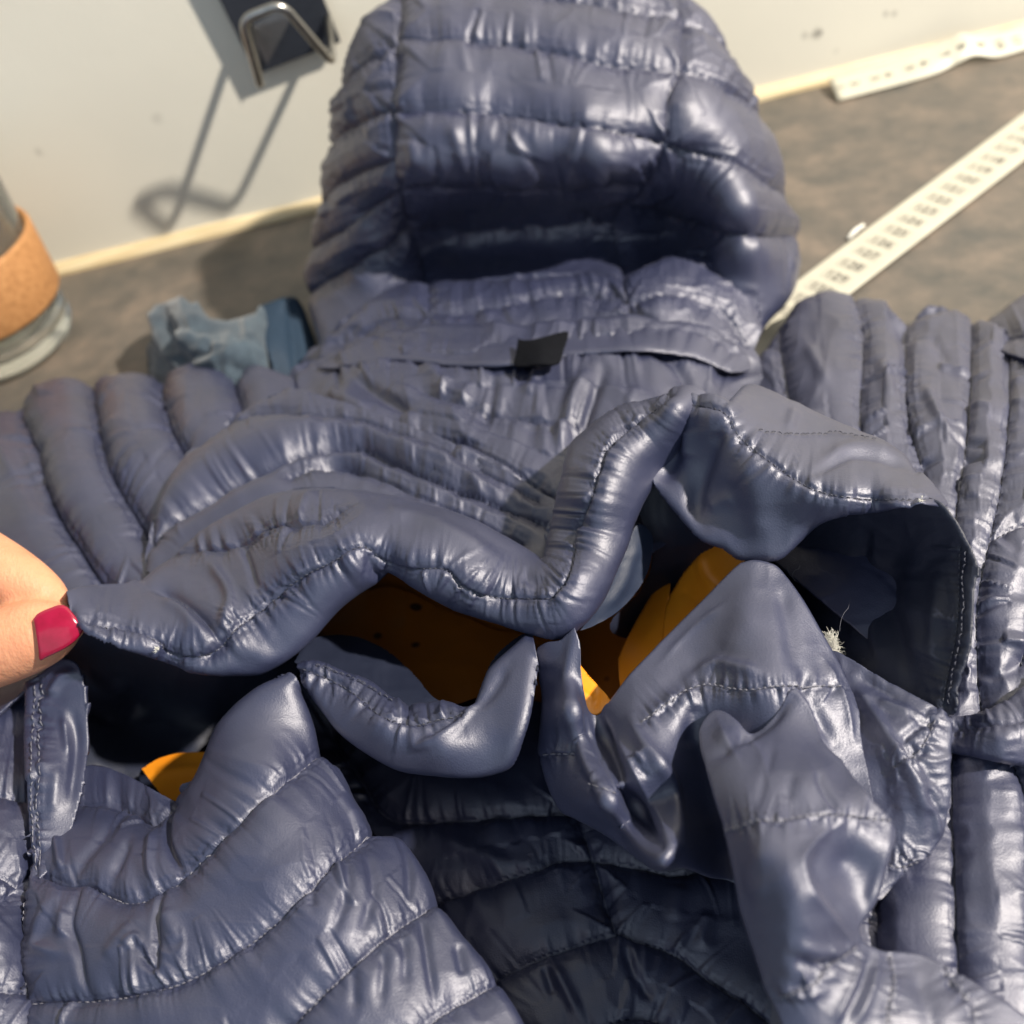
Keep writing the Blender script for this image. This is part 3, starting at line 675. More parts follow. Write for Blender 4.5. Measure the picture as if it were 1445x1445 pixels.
# inside of the back: collar band and crumpled lining panel
panel('back_yoke', J, SH, [(398, 560), (420, 530), (455, 510), (520, 478), (600, 464), (720, 463), (830, 460), (900, 456), (985, 466), (1045, 497), (1068, 530), (1060, 640), (960, 760), (800, 830), (600, 760), (460, 640), (395, 590)],
      [(400, 570, .026), (455, 512, .032), (600, 466, .044), (830, 462, .045), (985, 468, .038), (1060, 530, .028), (600, 540, .047), (800, 540, .048), (950, 540, .043), (700, 640, .050), (860, 640, .050), (1050, 640, .036), (800, 830, .045), (500, 620, .045), (600, 760, .045)],
      [[(470, 518), (540, 508), (620, 516), (690, 520), (780, 506), (870, 494), (960, 496), (1030, 520)], [(560, 605), (640, 625), (740, 680), (800, 730)], [(600, 560), (680, 585), (760, 600), (830, 610)]],
      R=28, a=.42, roll=[[(398, 560), (455, 510), (520, 478), (600, 464), (720, 463), (830, 460), (900, 456), (985, 466), (1045, 497)]], rollR=10, rolla=.7, plam=18, pld=34, pucker=1.3, ridge=1.5, wr=10, wrs=80, exc=.06, excseam=.10, kt=.028, kb=.08, stitch=False, seed=9, iters=110,
      folds=[([(835, 530), (810, 575), (785, 640)], 13, 12), ([(852, 535), (830, 590), (800, 650)], -12, 8), ([(905, 500), (950, 520), (975, 560)], -8, 8), ([(500, 540), (560, 575), (600, 580)], -10, 9), ([(470, 560), (530, 590)], 9, 12),
             ([(700, 540), (690, 580), (680, 610)], -9, 9), ([(760, 530), (745, 570)], 8, 10), ([(640, 650), (700, 660), (760, 700)], 8, 9), ([(610, 620), (680, 640)], -7, 7), ([(880, 570), (930, 590)], 8, 14)])
panel('collar_band', J, SH, [(448, 520), (480, 496), (520, 477), (600, 463), (720, 462), (830, 459), (900, 455), (985, 465), (1045, 496), (1058, 520), (1030, 524), (980, 505), (900, 494), (800, 503), (720, 516), (640, 517), (560, 508), (500, 516)],
      [(448, 520, 0.0354), (520, 479, 0.0414), (600, 465, 0.0464), (720, 464, 0.0474), (900, 457, 0.0464), (985, 467, 0.0414), (1055, 515, 0.0334), (980, 503, 0.0434), (800, 502, 0.0504), (640, 516, 0.0504), (500, 515, 0.0414), (720, 490, 0.0514), (900, 476, 0.0494)],
      [[(470, 500), (520, 482), (600, 468), (720, 467), (830, 464), (900, 460), (985, 470), (1040, 500)]], R=10, a=.2, roll=[[(500, 516), (560, 508), (640, 517), (720, 516), (800, 503), (900, 494), (980, 505), (1030, 524)]], rollR=6, rolla=.5, plam=14, pld=12, wr=2.5, wrs=60, exc=.02, excseam=.06, seed=8, stitch=False, thick=.0006)
panel('hanger_loop', J, M['black'], [(731, 478), (728, 500), (727, 516), (760, 514), (788, 512), (796, 492), (802, 469), (786, 470), (765, 476), (745, 480)],
      [(731, 478, .056), (727, 516, .056), (788, 512, .057), (802, 469, .056), (762, 495, .059)], iters=0, stitch=False, thick=.0008, step=3)

# left sleeve
panel('sleeve', J, SH, [(-90, 690), (-40, 625), (0, 606), (30, 596), (60, 572), (85, 556), (135, 550), (200, 547), (240, 552), (272, 538), (330, 532), (352, 531), (378, 542), (410, 552), (420, 590), (370, 650), (310, 740), (250, 840), (150, 900), (60, 1000), (-90, 1080)],
      [(-90, 690, .012), (0, 612, .014), (85, 562, .014), (200, 552, .016), (330, 538, .020), (410, 556, .024), (60, 640, .030), (200, 620, .034), (330, 600, .034), (30, 760, .036), (150, 740, .040), (260, 700, .037), (100, 880, .042), (-90, 1000, .030), (240, 830, .040), (370, 650, .034)],
      [[(-60, 660), (-45, 760), (-20, 900)], [(43, 596), (52, 625), (64, 650), (83, 715), (100, 753), (121, 787), (149, 832), (190, 880)], [(133, 552), (145, 604), (159, 670), (182, 716), (216, 772), (250, 820)], [(235, 552), (242, 600), (258, 640), (285, 680)], [(333, 535), (338, 570), (350, 620)]],
      R=44, a=.85, roll=[[(-90, 690), (0, 606), (85, 556), (200, 547), (272, 538), (352, 531), (415, 552)]], rollR=26, rolla=.9, plam=15, pld=20, pucker=1.5, ridge=1.2, wr=1.5, wrs=60, exc=.05, skirt=.02, stitch_mat='thread_dark', seed=11,
      folds=[([(45, 650), (60, 700), (75, 735)], -5, 7), ([(20, 640), (45, 690)], 4, 8)])

# left upper front, seen beyond the pinched edge
panel('upper_front', J, SH, [(212, 815), (218, 770), (232, 730), (262, 660), (300, 618), (345, 585), (400, 562), (450, 572), (540, 600), (640, 640), (740, 690), (800, 740), (800, 830), (600, 800), (420, 800), (260, 830)],
      [(212, 815, .048), (262, 660, .044), (345, 590, .044), (450, 575, .046), (640, 640, .050), (800, 740, .052), (800, 830, .050), (400, 640, .053), (600, 700, .056), (350, 720, .055), (260, 800, .050), (500, 780, .052)],
      [[(290, 632), (318, 613), (346, 600), (381, 592), (432, 597), (498, 604), (549, 618), (642, 655), (760, 712)], [(226, 775), (242, 756), (277, 728), (346, 680), (400, 656), (435, 644), (504, 638), (563, 661), (642, 694), (746, 735), (790, 752)], [(415, 680), (450, 670), (486, 664), (525, 678), (640, 728), (740, 775)]],
      R=30, a=.62, roll=[[(212, 815), (232, 730), (262, 660), (345, 585), (400, 562)]], rollR=20, rolla=.7, plam=15, pld=14, pucker=1.1, ridge=1.0, wr=1.5, wrs=60, exc=.05, excseam=.10, seed=13, stitch_mat='thread_dark', iters=80,
      folds=[([(226, 775), (242, 756), (277, 728), (346, 680), (400, 656), (435, 644), (504, 638), (563, 661), (642, 694), (746, 735), (790, 752)], -20, 8, 1), ([(290, 632), (318, 613), (346, 600), (381, 592), (432, 597), (498, 604), (549, 618), (642, 655), (760, 712)], -7, 6, 1), ([(232, 790), (290, 745), (360, 705), (430, 690)], 5, 14), ([(205, 830), (228, 760), (280, 690), (350, 640), (430, 618), (510, 622), (600, 655), (700, 700)], 14, 24), ([(450, 668), (480, 664), (520, 674)], -14, 8), ([(600, 650), (640, 668)], 5, 7), ([(660, 680), (690, 720)], 5, 8), ([(700, 690), (740, 730)], -5, 8)])

# the pinched lip with its stitched rim
LIPST = [(128, 882), (166, 891), (215, 903), (242, 919), (277, 926), (304, 919), (332, 893), (381, 856), (424, 818), (469, 794), (511, 772), (538, 787), (583, 801), (628, 804), (660, 829), (704, 844), (767, 846), (788, 839), (805, 811), (819, 759), (836, 704), (850, 663), (864, 631), (898, 604), (946, 564)]
LIPBT = [(100, 868), (118, 886), (173, 914), (242, 938), (277, 951), (346, 954), (381, 947), (433, 912), (487, 854), (538, 819), (552, 811), (590, 832), (642, 860), (711, 884), (763, 899), (788, 902), (815, 889), (850, 847), (884, 772), (894, 738), (910, 704), (936, 668), (964, 628), (988, 592)]
panel('pinched_edge', J, SH, [(92, 848), (110, 842), (140, 838), (180, 836), (200, 822), (225, 800), (262, 768), (330, 724), (400, 696), (450, 690), (504, 694), (608, 714), (690, 745), (767, 790), (772, 756), (784, 718), (794, 673), (806, 630), (832, 604), (872, 577), (941, 557), (985, 560)] + LIPBT[::-1],
      [(92, 850, .077), (180, 836, .064), (262, 768, .058), (400, 698, .062), (504, 696, .066), (608, 716, .066), (767, 790, .062), (784, 718, .066), (806, 630, .072), (872, 577, .076), (941, 557, .080), (985, 562, .081),
       (128, 880, .077), (215, 900, .071), (277, 922, .067), (332, 890, .067), (424, 816, .073), (511, 770, .078), (583, 799, .075), (660, 826, .072), (767, 844, .070), (805, 811, .072), (836, 704, .078), (864, 631, .081), (946, 566, .085),
       (242, 938, .063), (346, 952, .058), (433, 910, .060), (487, 854, .064), (552, 813, .068), (642, 858, .063), (763, 897, .061), (815, 887, .062), (850, 847, .062), (893, 735, .066), (925, 660, .070), (985, 592, .076),
       (420, 750, .072), (620, 760, .074), (300, 830, .064), (360, 800, .066)],
      [LIPST, [(242, 786), (280, 784), (311, 782), (349, 773), (398, 751), (450, 746), (480, 735)]],
      R=38, a=.38, roll=[[(200, 822), (225, 800), (262, 768), (330, 724), (400, 696), (504, 694), (608, 714), (690, 745), (767, 790)], [(767, 790), (784, 718), (794, 673), (806, 630), (832, 604), (872, 577), (941, 557)], LIPBT], rollR=24, rolla=.75,
      plam=11, pld=13, pucker=1.5, wr=2.0, wrs=60, exc=.045, excseam=.16, stitch_seams=[LIPST], stitch_len=8, stitch_mat='thread_dark', thick=.0008, skirt=.03, skdown=0, seed=17, step=2.6, iters=90,
      folds=[([(212, 842), (250, 850), (290, 880), (308, 905)], -16, 7, 1), ([(225, 855), (260, 872), (295, 905)], 7, 9), ([(300, 800), (330, 850), (312, 900)], 8, 9), ([(345, 775), (360, 800), (370, 840)], -6, 6), ([(511, 770), (525, 800), (548, 815)], -9, 8), ([(520, 735), (600, 745), (700, 800)], 6, 10), ([(360, 850), (330, 900), (400, 930)], 6, 14),
             ([(735, 820), (760, 830), (780, 825)], -7, 9), ([(450, 700), (430, 730), (440, 745)], 5, 8), ([(290, 930), (330, 900)], -6, 8)])

# right part of the torn edge: underside below the stitched rim
RIMST = [(940, 566), (985, 574), (1024, 584), (1042, 617), (1079, 649), (1139, 688), (1194, 702), (1259, 706), (1300, 706)]
panel('torn_flap', J, TH, [(930, 562), (945, 556), (990, 560), (1028, 564), (1056, 540), (1102, 556), (1171, 588), (1240, 616), (1278, 640), (1294, 664), (1318, 690), (1334, 716), (1310, 716), (1286, 713), (1240, 723), (1194, 730), (1157, 742), (1130, 765), (1098, 790), (1045, 790), (1019, 774), (987, 760), (955, 725), (928, 692), (918, 670), (925, 640), (930, 600)],
      [(930, 564, .082), (990, 562, .085), (1028, 568, .086), (1056, 543, .072), (1102, 558, .070), (1171, 590, .070), (1240, 618, .070), (1290, 660, .072), (1330, 712, .077), (1024, 582, .087), (1042, 617, .085), (1079, 649, .084), (1139, 688, .083), (1194, 702, .083), (1259, 706, .083), (1300, 707, .083),
       (1240, 723, .078), (1157, 742, .074), (1098, 788, .068), (1045, 788, .066), (987, 760, .067), (923, 690, .070), (1000, 690, .072), (1080, 720, .076), (960, 620, .076), (1150, 640, .079), (1230, 670, .080), (925, 640, .072)],
      [RIMST], R=16, a=.30, roll=[[(1028, 564), (1056, 540), (1102, 556), (1171, 588), (1240, 616), (1278, 640), (1294, 664)], [(1286, 713), (1240, 723), (1194, 730), (1157, 742), (1130, 765), (1098, 790), (1045, 790), (1019, 774), (987, 760), (955, 725), (923, 690)]], rollR=14, rolla=.7,
      folds=[([(1022, 590), (1000, 650), (985, 700), (990, 745)], -12, 13), ([(960, 590), (955, 640), (930, 690)], -9, 12), ([(975, 600), (972, 650)], 9, 10), ([(1050, 640), (1070, 700), (1075, 770)], 8, 20), ([(1150, 672), (1200, 645), (1250, 652), (1290, 668)], -9, 6), ([(1160, 655), (1210, 632), (1270, 645)], 5, 9), ([(1110, 610), (1120, 580)], 5, 8), ([(1000, 720), (1040, 700)], 4, 10)],
      plam=11, pld=12, pucker=1.4, wr=2.0, wrs=55, exc=.03, excseam=.13, stitch_len=8, stitch_seams=[RIMST, [(1066, 612), (1100, 617), (1150, 617), (1190, 617), (1235, 628)]], stitch_mat='thread_dark', thick=.0006, skirt=.012, skdown=0, seed=19, iters=80)
# inside of its right edge
RE = [(1298, 700), (1318, 704), (1340, 720), (1362, 759), (1379, 797), (1375, 842), (1370, 911), (1352, 971), (1340, 1008)]
panel('torn_flap_inside', J, LI, RE + [(1310, 1000), (1270, 985), (1225, 955), (1200, 965), (1150, 960), (1100, 900), (1060, 830), (1070, 785), (1130, 755), (1160, 730), (1220, 712)],
      [(1298, 702, .080), (1340, 720, .080), (1379, 797, .075), (1370, 911, .067), (1340, 1006, .058), (1225, 955, .046), (1150, 950, .030), (1060, 830, .026), (1110, 815, .030), (1150, 880, .034), (1130, 755, .046), (1220, 712, .068), (1250, 820, .048), (1310, 860, .062), (1300, 950, .056)],
      [[(1357, 770), (1355, 842), (1350, 900), (1338, 960), (1332, 996)]], R=12, a=.3, roll=[RE], rollR=10, rolla=.5, plam=12, pld=14, pucker=1.2,
      folds=[([(1230, 735), (1215, 800), (1190, 900)], -7, 10), ([(1300, 760), (1290, 850), (1310, 960)], 6, 14), ([(1265, 790), (1262, 870), (1290, 960)], -7, 12), ([(1330, 800), (1320, 900), (1325, 960)], 5, 10), ([(1240, 800), (1235, 880), (1250, 950)], 5, 9)],
      wr=3, wrs=50, exc=.05, thick=.0008, stitch_len=9, stitch_seams=[[(1357, 770), (1355, 842), (1350, 900), (1338, 960), (1332, 996)], [(1366, 775), (1364, 842), (1359, 900), (1346, 962), (1339, 998)]], stitch_mat='thread_dark', seed=23)
panel('satin_facing', J, M['satin'], [(818, 890), (850, 846), (870, 805), (884, 768), (900, 740), (920, 755), (918, 790), (905, 825), (872, 862), (840, 882)],
      [(818, 890, .056), (870, 805, .058), (900, 740, .060), (918, 790, .052), (872, 862, .050)], folds=[([(900, 760), (880, 820), (850, 865)], 5, 8)], iters=20, exc=.03, stitch=False, wr=2, wrs=40)
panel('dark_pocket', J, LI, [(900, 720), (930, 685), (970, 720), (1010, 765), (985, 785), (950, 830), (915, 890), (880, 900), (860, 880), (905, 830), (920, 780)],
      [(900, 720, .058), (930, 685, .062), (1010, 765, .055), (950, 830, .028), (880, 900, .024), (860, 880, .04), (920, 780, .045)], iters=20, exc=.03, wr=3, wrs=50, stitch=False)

# inside of the pinched pocket on the left
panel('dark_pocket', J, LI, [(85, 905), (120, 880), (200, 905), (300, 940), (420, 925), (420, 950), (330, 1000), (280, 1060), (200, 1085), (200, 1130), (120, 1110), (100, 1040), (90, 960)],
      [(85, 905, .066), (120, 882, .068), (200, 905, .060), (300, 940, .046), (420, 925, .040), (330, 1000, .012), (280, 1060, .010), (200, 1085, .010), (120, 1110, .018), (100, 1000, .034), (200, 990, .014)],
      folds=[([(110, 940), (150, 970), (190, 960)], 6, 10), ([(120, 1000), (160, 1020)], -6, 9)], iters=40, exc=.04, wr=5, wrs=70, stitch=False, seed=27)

# right sleeve
panel('sleeve', J, SH, [(1010, 700), (1030, 600), (1062, 530), (1092, 476), (1108, 442), (1135, 424), (1165, 416), (1205, 420), (1243, 428), (1280, 450), (1310, 440), (1345, 444), (1372, 456), (1395, 460), (1445, 468), (1540, 480), (1560, 1040), (1330, 1050), (1280, 960), (1100, 800)],
      [(1020, 640, .020), (1092, 480, .016), (1165, 420, .014), (1280, 453, .016), (1395, 462, .018), (1540, 480, .018), (1120, 540, .034), (1240, 540, .038), (1340, 560, .040), (1460, 560, .040), (1200, 680, .046), (1330, 680, .050), (1450, 720, .050), (1400, 850, .050), (1500, 950, .046), (1330, 1040, .044), (1280, 950, .044), (1100, 800, .036), (1560, 1040, .044)],
      [[(1106, 447), (1104, 500), (1118, 570), (1140, 640)], [(1205, 420), (1218, 500), (1214, 590), (1226, 680)], [(1281, 450), (1277, 540), (1282, 600), (1306, 680)], [(1371, 458), (1369, 560), (1360, 660), (1348, 740), (1345, 860), (1350, 980)], [(1424, 466), (1424, 580), (1412, 690), (1395, 770), (1378, 860), (1380, 960), (1385, 1010)], [(1396, 768), (1425, 752), (1460, 745)], [(1470, 470), (1480, 600), (1470, 740), (1460, 860), (1440, 940)]],
      R=40, a=.46, roll=[[(1030, 600), (1062, 530), (1092, 476), (1108, 442), (1165, 416), (1243, 428), (1280, 450), (1345, 444), (1395, 460), (1445, 468), (1540, 480)]], rollR=24, rolla=.9, plam=18, pld=28, pucker=1.4, ridge=1.6, wr=4, wrs=60, exc=.05, excseam=.1, skirt=.02, stitch_mat='thread_dark', seed=31,
      folds=[([(1300, 560), (1320, 600), (1345, 640)], 6, 8), ([(1140, 500), (1170, 560)], 5, 8), ([(1310, 490), (1335, 530)], -5, 8), ([(1240, 520), (1255, 580)], 5, 9), ([(1360, 930), (1400, 960), (1440, 940)], -6, 8)])
panel('sleeve_end', J, SH, [(1378, 470), (1400, 450), (1420, 436), (1445, 418), (1500, 390), (1560, 380), (1560, 560), (1450, 520), (1410, 500)],
      [(1385, 468, .012), (1445, 420, .012), (1560, 380, .012), (1450, 480, .030), (1560, 520, .034), (1410, 500, .024)], [[(1410, 490), (1470, 480), (1540, 490)]], R=34, a=.45,
      roll=[[(1378, 470), (1420, 436), (1445, 418), (1500, 390)]], rollR=22, rolla=.9, plam=16, wr=2, skirt=.015, seed=33, stitch=False)
panel('sleeve_tuck', J, SH, [(1290, 1010), (1345, 1010), (1385, 1006), (1412, 994), (1445, 966), (1500, 930), (1560, 940), (1560, 1090), (1445, 1082), (1400, 1074), (1345, 1063), (1290, 1056)],
      [(1290, 1015, .046), (1400, 1002, .052), (1500, 935, .050), (1560, 1000, .050), (1445, 1080, .050), (1345, 1062, .048), (1420, 1040, .056)],
      [[(1330, 1034), (1380, 1030), (1440, 1020), (1540, 1000)]], R=22, a=.3, roll=[[(1290, 1010), (1385, 1006), (1445, 966), (1500, 930)], [(1560, 1090), (1445, 1082), (1345, 1063)]], rollR=14, rolla=.8, plam=16, pld=20, pucker=1.4, wr=4, wrs=40, exc=.08, thick=.001, seed=35, stitch=False)
panel('sleeve', J, SH, [(1130, 1220), (1240, 1130), (1345, 1040), (1450, 1050), (1560, 1060), (1560, 1560), (1130, 1560)],
      [(1130, 1220, .030), (1240, 1130, .036), (1345, 1050, .044), (1560, 1060, .044), (1560, 1560, .040), (1130, 1560, .030), (1290, 1300, .044), (1400, 1280, .046), (1500, 1300, .044)],
      [[(1345, 1050), (1344, 1130), (1347, 1220), (1352, 1380), (1365, 1540)], [(1240, 1150), (1240, 1250), (1242, 1330), (1250, 1500)], [(1420, 1070), (1440, 1110), (1452, 1200), (1458, 1380), (1470, 1540)]],
      R=50, a=.56, plam=17, pld=24, pucker=1.3, ridge=1.3, wr=4, wrs=70, exc=.04, excseam=.09, seed=37, stitch_mat='thread_dark', folds=[([(1385, 1090), (1395, 1200), (1400, 1330)], 3, 12)])

# lower body in the shade, centre
panel('lower_front', J, SH, [(440, 930), (560, 960), (760, 1000), (900, 1040), (1060, 1100), (1160, 1300), (1220, 1560), (640, 1560), (700, 1420), (640, 1320), (560, 1210), (480, 1110), (430, 1020)],
      [(440, 930, .012), (760, 1000, .012), (1060, 1100, .010), (1160, 1300, .010), (1220, 1560, .010), (640, 1560, .008), (560, 1210, .006), (620, 1290, .006), (430, 1020, .008), (700, 1120, .013), (850, 1200, .012), (700, 1300, .013), (900, 1300, .011), (800, 1420, .012), (1000, 1400, .010)],
      [[(470, 1040), (510, 1100), (556, 1160), (640, 1161), (700, 1158), (757, 1155), (856, 1153), (960, 1150)], [(600, 1285), (651, 1267), (700, 1250), (757, 1233), (794, 1219), (870, 1222), (947, 1239), (984, 1235), (1050, 1226)], [(690, 1392), (757, 1358), (813, 1338), (870, 1321), (899, 1333), (955, 1352), (1006, 1392), (1052, 1420), (1100, 1460)], [(700, 1500), (800, 1470), (900, 1440), (960, 1460)],
       [(790, 1110), (815, 1155), (830, 1200), (850, 1260), (868, 1320)]],
      R=40, a=.46, plam=20, pld=34, pucker=1.4, ridge=.8, wr=4, wrs=80, exc=.04, excseam=.08, seed=41, stitch=False, iters=90,
      folds=[([(780, 1360), (800, 1400), (820, 1440)], 8, 8), ([(770, 1365), (785, 1410)], -7, 7), ([(845, 1240), (862, 1300)], -9, 10), ([(880, 1340), (900, 1390), (925, 1420)], -7, 8), ([(960, 1250), (950, 1310)], 6, 12), ([(1000, 1290), (990, 1350)], 6, 12), ([(620, 1180), (700, 1220), (770, 1235)], 5, 12)])

# left lower body with diagonal baffles
JT = [(50, 1236), (64, 1210), (88, 1150), (122, 1100), (150, 1092), (180, 1100), (205, 1112), (246, 1130), (262, 1112), (280, 1098), (296, 1060), (312, 1025), (335, 996), (360, 974), (385, 960), (404, 952), (416, 958)]
JR = [(424, 975), (438, 1010), (449, 1050), (462, 1074), (478, 1090), (505, 1140), (530, 1174), (560, 1184), (580, 1206), (605, 1245), (622, 1278), (650, 1320), (680, 1355), (705, 1390), (735, 1440), (790, 1540)]
panel('lower_front', J, SH, JT + JR + [(780, 1560), (20, 1560), (35, 1445), (36, 1330)],
      [(50, 1240, .046), (88, 1150, .040), (150, 1094, .036), (246, 1130, .042), (296, 1060, .050), (360, 974, .056), (410, 955, .057), (449, 1050, .046), (530, 1174, .042), (622, 1278, .042), (705, 1390, .042), (790, 1540, .042), (20, 1560, .044), (36, 1330, .046),
       (340, 1080, .056), (300, 1180, .055), (420, 1150, .055), (160, 1190, .045), (150, 1330, .052), (350, 1280, .056), (500, 1250, .053), (250, 1420, .054), (550, 1400, .052), (400, 1480, .052)],
      [[(452, 1066), (420, 1094), (389, 1119), (324, 1184), (290, 1220), (264, 1244), (225, 1268), (189, 1278), (164, 1271), (130, 1256), (95, 1256), (60, 1240)], [(532, 1172), (463, 1234), (399, 1299), (319, 1358), (239, 1396), (149, 1413), (90, 1414), (45, 1418)], [(622, 1277), (548, 1324), (473, 1391), (424, 1441), (380, 1490), (300, 1530)], [(706, 1389), (660, 1414), (613, 1443), (560, 1490)], [(40, 1236), (37, 1324), (40, 1398), (45, 1470)],
       [(100, 1140), (150, 1142), (190, 1150), (222, 1172), (250, 1140)]],
      R=46, a=.44, roll=[[(246, 1130), (280, 1098), (312, 1025), (360, 974), (404, 952)], JR], rollR=24, rolla=.9, plam=17, pld=30, pucker=1.4, ridge=1.1, wr=2.5, wrs=70, exc=.05, excseam=.12, seed=43, iters=100, step=2.6, skirt=.045, stitch_len=9,
      stitch_seams=[[(452, 1066), (420, 1094), (389, 1119), (324, 1184), (290, 1220), (264, 1244), (225, 1268), (189, 1278), (164, 1271), (130, 1256), (95, 1256)], [(532, 1172), (463, 1234), (399, 1299), (319, 1358), (239, 1396), (149, 1413), (90, 1414), (45, 1418)], [(622, 1277), (548, 1324), (473, 1391), (424, 1441), (380, 1490)], [(706, 1389), (660, 1414), (613, 1443), (560, 1490)], [(40, 1236), (37, 1324), (40, 1398), (45, 1470)]],
      folds=[([(90, 1265), (62, 1330), (80, 1345), (110, 1350)], 7, 9), ([(120, 1270), (112, 1310), (125, 1350), (133, 1410)], -9, 6), ([(108, 1290), (100, 1330)], 7, 8), ([(205, 1335), (215, 1360), (228, 1366), (232, 1300), (236, 1260)], -10, 6), ([(185, 1345), (203, 1330), (212, 1345)], 7, 6), ([(240, 1290), (262, 1340)], 7, 12), ([(160, 1360), (200, 1310)], 6, 10),
             ([(250, 1140), (246, 1190), (262, 1236)], -11, 6), ([(226, 1180), (222, 1230), (228, 1262)], 8, 6), ([(190, 1200), (168, 1250)], -8, 7), ([(180, 1150), (150, 1200), (105, 1250)], -7, 8), ([(85, 1190), (95, 1240)], 8, 6),
             ([(480, 1215), (488, 1260), (470, 1330)], -6, 7), ([(510, 1210), (520, 1270), (505, 1330)], -6, 8), ([(555, 1185), (570, 1230), (572, 1290)], -6, 7), ([(590, 1300), (600, 1370), (610, 1420)], -7, 7), ([(565, 1330), (570, 1400)], -5, 7), ([(640, 1340), (650, 1390)], -6, 8), ([(440, 1250), (445, 1290)], -5, 7), ([(500, 1370), (505, 1430)], -5, 8), ([(540, 1350), (538, 1420)], -5, 7)])

# left edge: pieces of the front beside the facing strip
panel('side_front', J, SH, [(-90, 930), (0, 960), (40, 958), (52, 1040), (56, 1150), (66, 1236), (52, 1260), (48, 1330), (56, 1420), (70, 1560), (-90, 1560)],
      [(-90, 930, .036), (40, 960, .042), (52, 1100, .042), (62, 1236, .040), (48, 1330, .040), (70, 1560, .040), (-90, 1560, .036), (-20, 1060, .046), (0, 1190, .048), (0, 1330, .050), (-10, 1480, .048)],
      [[(-60, 1110), (0, 1128), (32, 1138), (56, 1140)], [(-60, 1225), (0, 1244), (20, 1256), (36, 1240), (60, 1226)], [(-40, 1290), (0, 1274), (14, 1262)], [(-60, 1395), (0, 1404), (42, 1412)]],
      R=36, a=.48, plam=15, pld=24, pucker=1.3, wr=2, exc=.06, seed=47, stitch=False)
# facing strip with its double row of stitches
panel('facing_strip', J, SH, [(34, 964), (60, 950), (85, 930), (108, 936), (118, 960), (124, 1010), (124, 1060), (114, 1120), (98, 1180), (78, 1218), (58, 1240), (48, 1224), (40, 1160), (33, 1060)],
      [(34, 966, .056), (85, 935, .060), (120, 980, .055), (122, 1060, .048), (98, 1180, .046), (56, 1236, .048), (40, 1160, .050), (33, 1060, .053), (55, 1080, .054), (90, 1080, .051)],
      [[(58, 962), (54, 1020), (51, 1080), (50, 1150), (54, 1228)]], R=14, a=.25, roll=[[(34, 964), (33, 1060), (40, 1160), (48, 1224)]], rollR=12, rolla=.6, plam=9, pld=10, pucker=1.5, exc=.04, excseam=.14, thick=.0012, seed=49,
      stitch_seams=[[(54, 964), (50, 1020), (47, 1080), (46, 1150), (52, 1226)], [(63, 962), (59, 1020), (56, 1080), (55, 1150), (57, 1222)]], stitch_len=9,
      folds=[([(104, 1010), (108, 1060), (98, 1140)], -7, 8), ([(92, 1010), (95, 1070)], 5, 6), ([(70, 985), (90, 955), (112, 950)], 6, 7), ([(80, 1080), (75, 1150)], 4, 9)])

# middle lip of the opening
PT = [(418, 934), (440, 929), (463, 935), (491, 946), (524, 957), (552, 979), (574, 988), (596, 988), (629, 986), (655, 994), (668, 985), (679, 957), (690, 937), (723, 907), (740, 893), (751, 896)]
PB = [(758, 932), (748, 998), (737, 1040), (723, 1081), (698, 1096), (657, 1102), (601, 1098), (560, 1091), (518, 1069), (477, 1038), (449, 1002), (430, 972)]
panel('opening_lip', J, SH, PT + PB,
      [(421, 938, .056), (463, 937, .056), (524, 959, .055), (574, 990, .055), (629, 988, .057), (679, 957, .060), (740, 895, .062), (758, 932, .063), (737, 1040, .060), (698, 1094, .052), (601, 1096, .051), (518, 1067, .051), (449, 1002, .053), (540, 1020, .060), (620, 1050, .061), (700, 1010, .060)],
      [[(424, 944), (441, 950), (491, 974), (535, 1010), (579, 1027), (615, 1019), (655, 1010)]], R=14, a=.32, roll=[PB, PT], rollR=16, rolla=.85, plam=9, pld=11, pucker=1.7, exc=.03, excseam=.17, seed=53, thick=.0008, skirt=.03, skdown=0, stitch_len=9,
      stitch_seams=[[(424, 944), (441, 950), (491, 974), (535, 1010), (579, 1027), (615, 1019), (655, 1010)], [(445, 938), (490, 956), (530, 978), (556, 996)]], stitch_mat='thread_dark',
      folds=[([(586, 1032), (592, 1052), (640, 1030), (690, 975)], 7, 6), ([(600, 1040), (650, 1015)], -6, 6), ([(575, 985), (580, 1015)], -6, 5), ([(655, 996), (690, 985), (720, 940)], -5, 8), ([(560, 985), (566, 1012)], 5, 5)])
panel('opening_lip_lining', J, LI, [(415, 935), (432, 908), (460, 897), (500, 898), (545, 918), (580, 948), (612, 985), (640, 1000), (560, 1010), (480, 970)],
      [(415, 935, .052), (460, 897, .044), (545, 918, .040), (612, 985, .044), (560, 1010, .050), (480, 960, .050)], iters=20, exc=.03, wr=2, stitch=False)
panel('opening_lip_lining', J, LI, [(676, 990), (684, 955), (700, 925), (735, 896), (752, 900), (740, 930), (715, 955), (690, 985)],
      [(676, 990, .048), (700, 925, .050), (752, 900, .056), (690, 985, .052)], iters=10, exc=.02, wr=1, stitch=False)
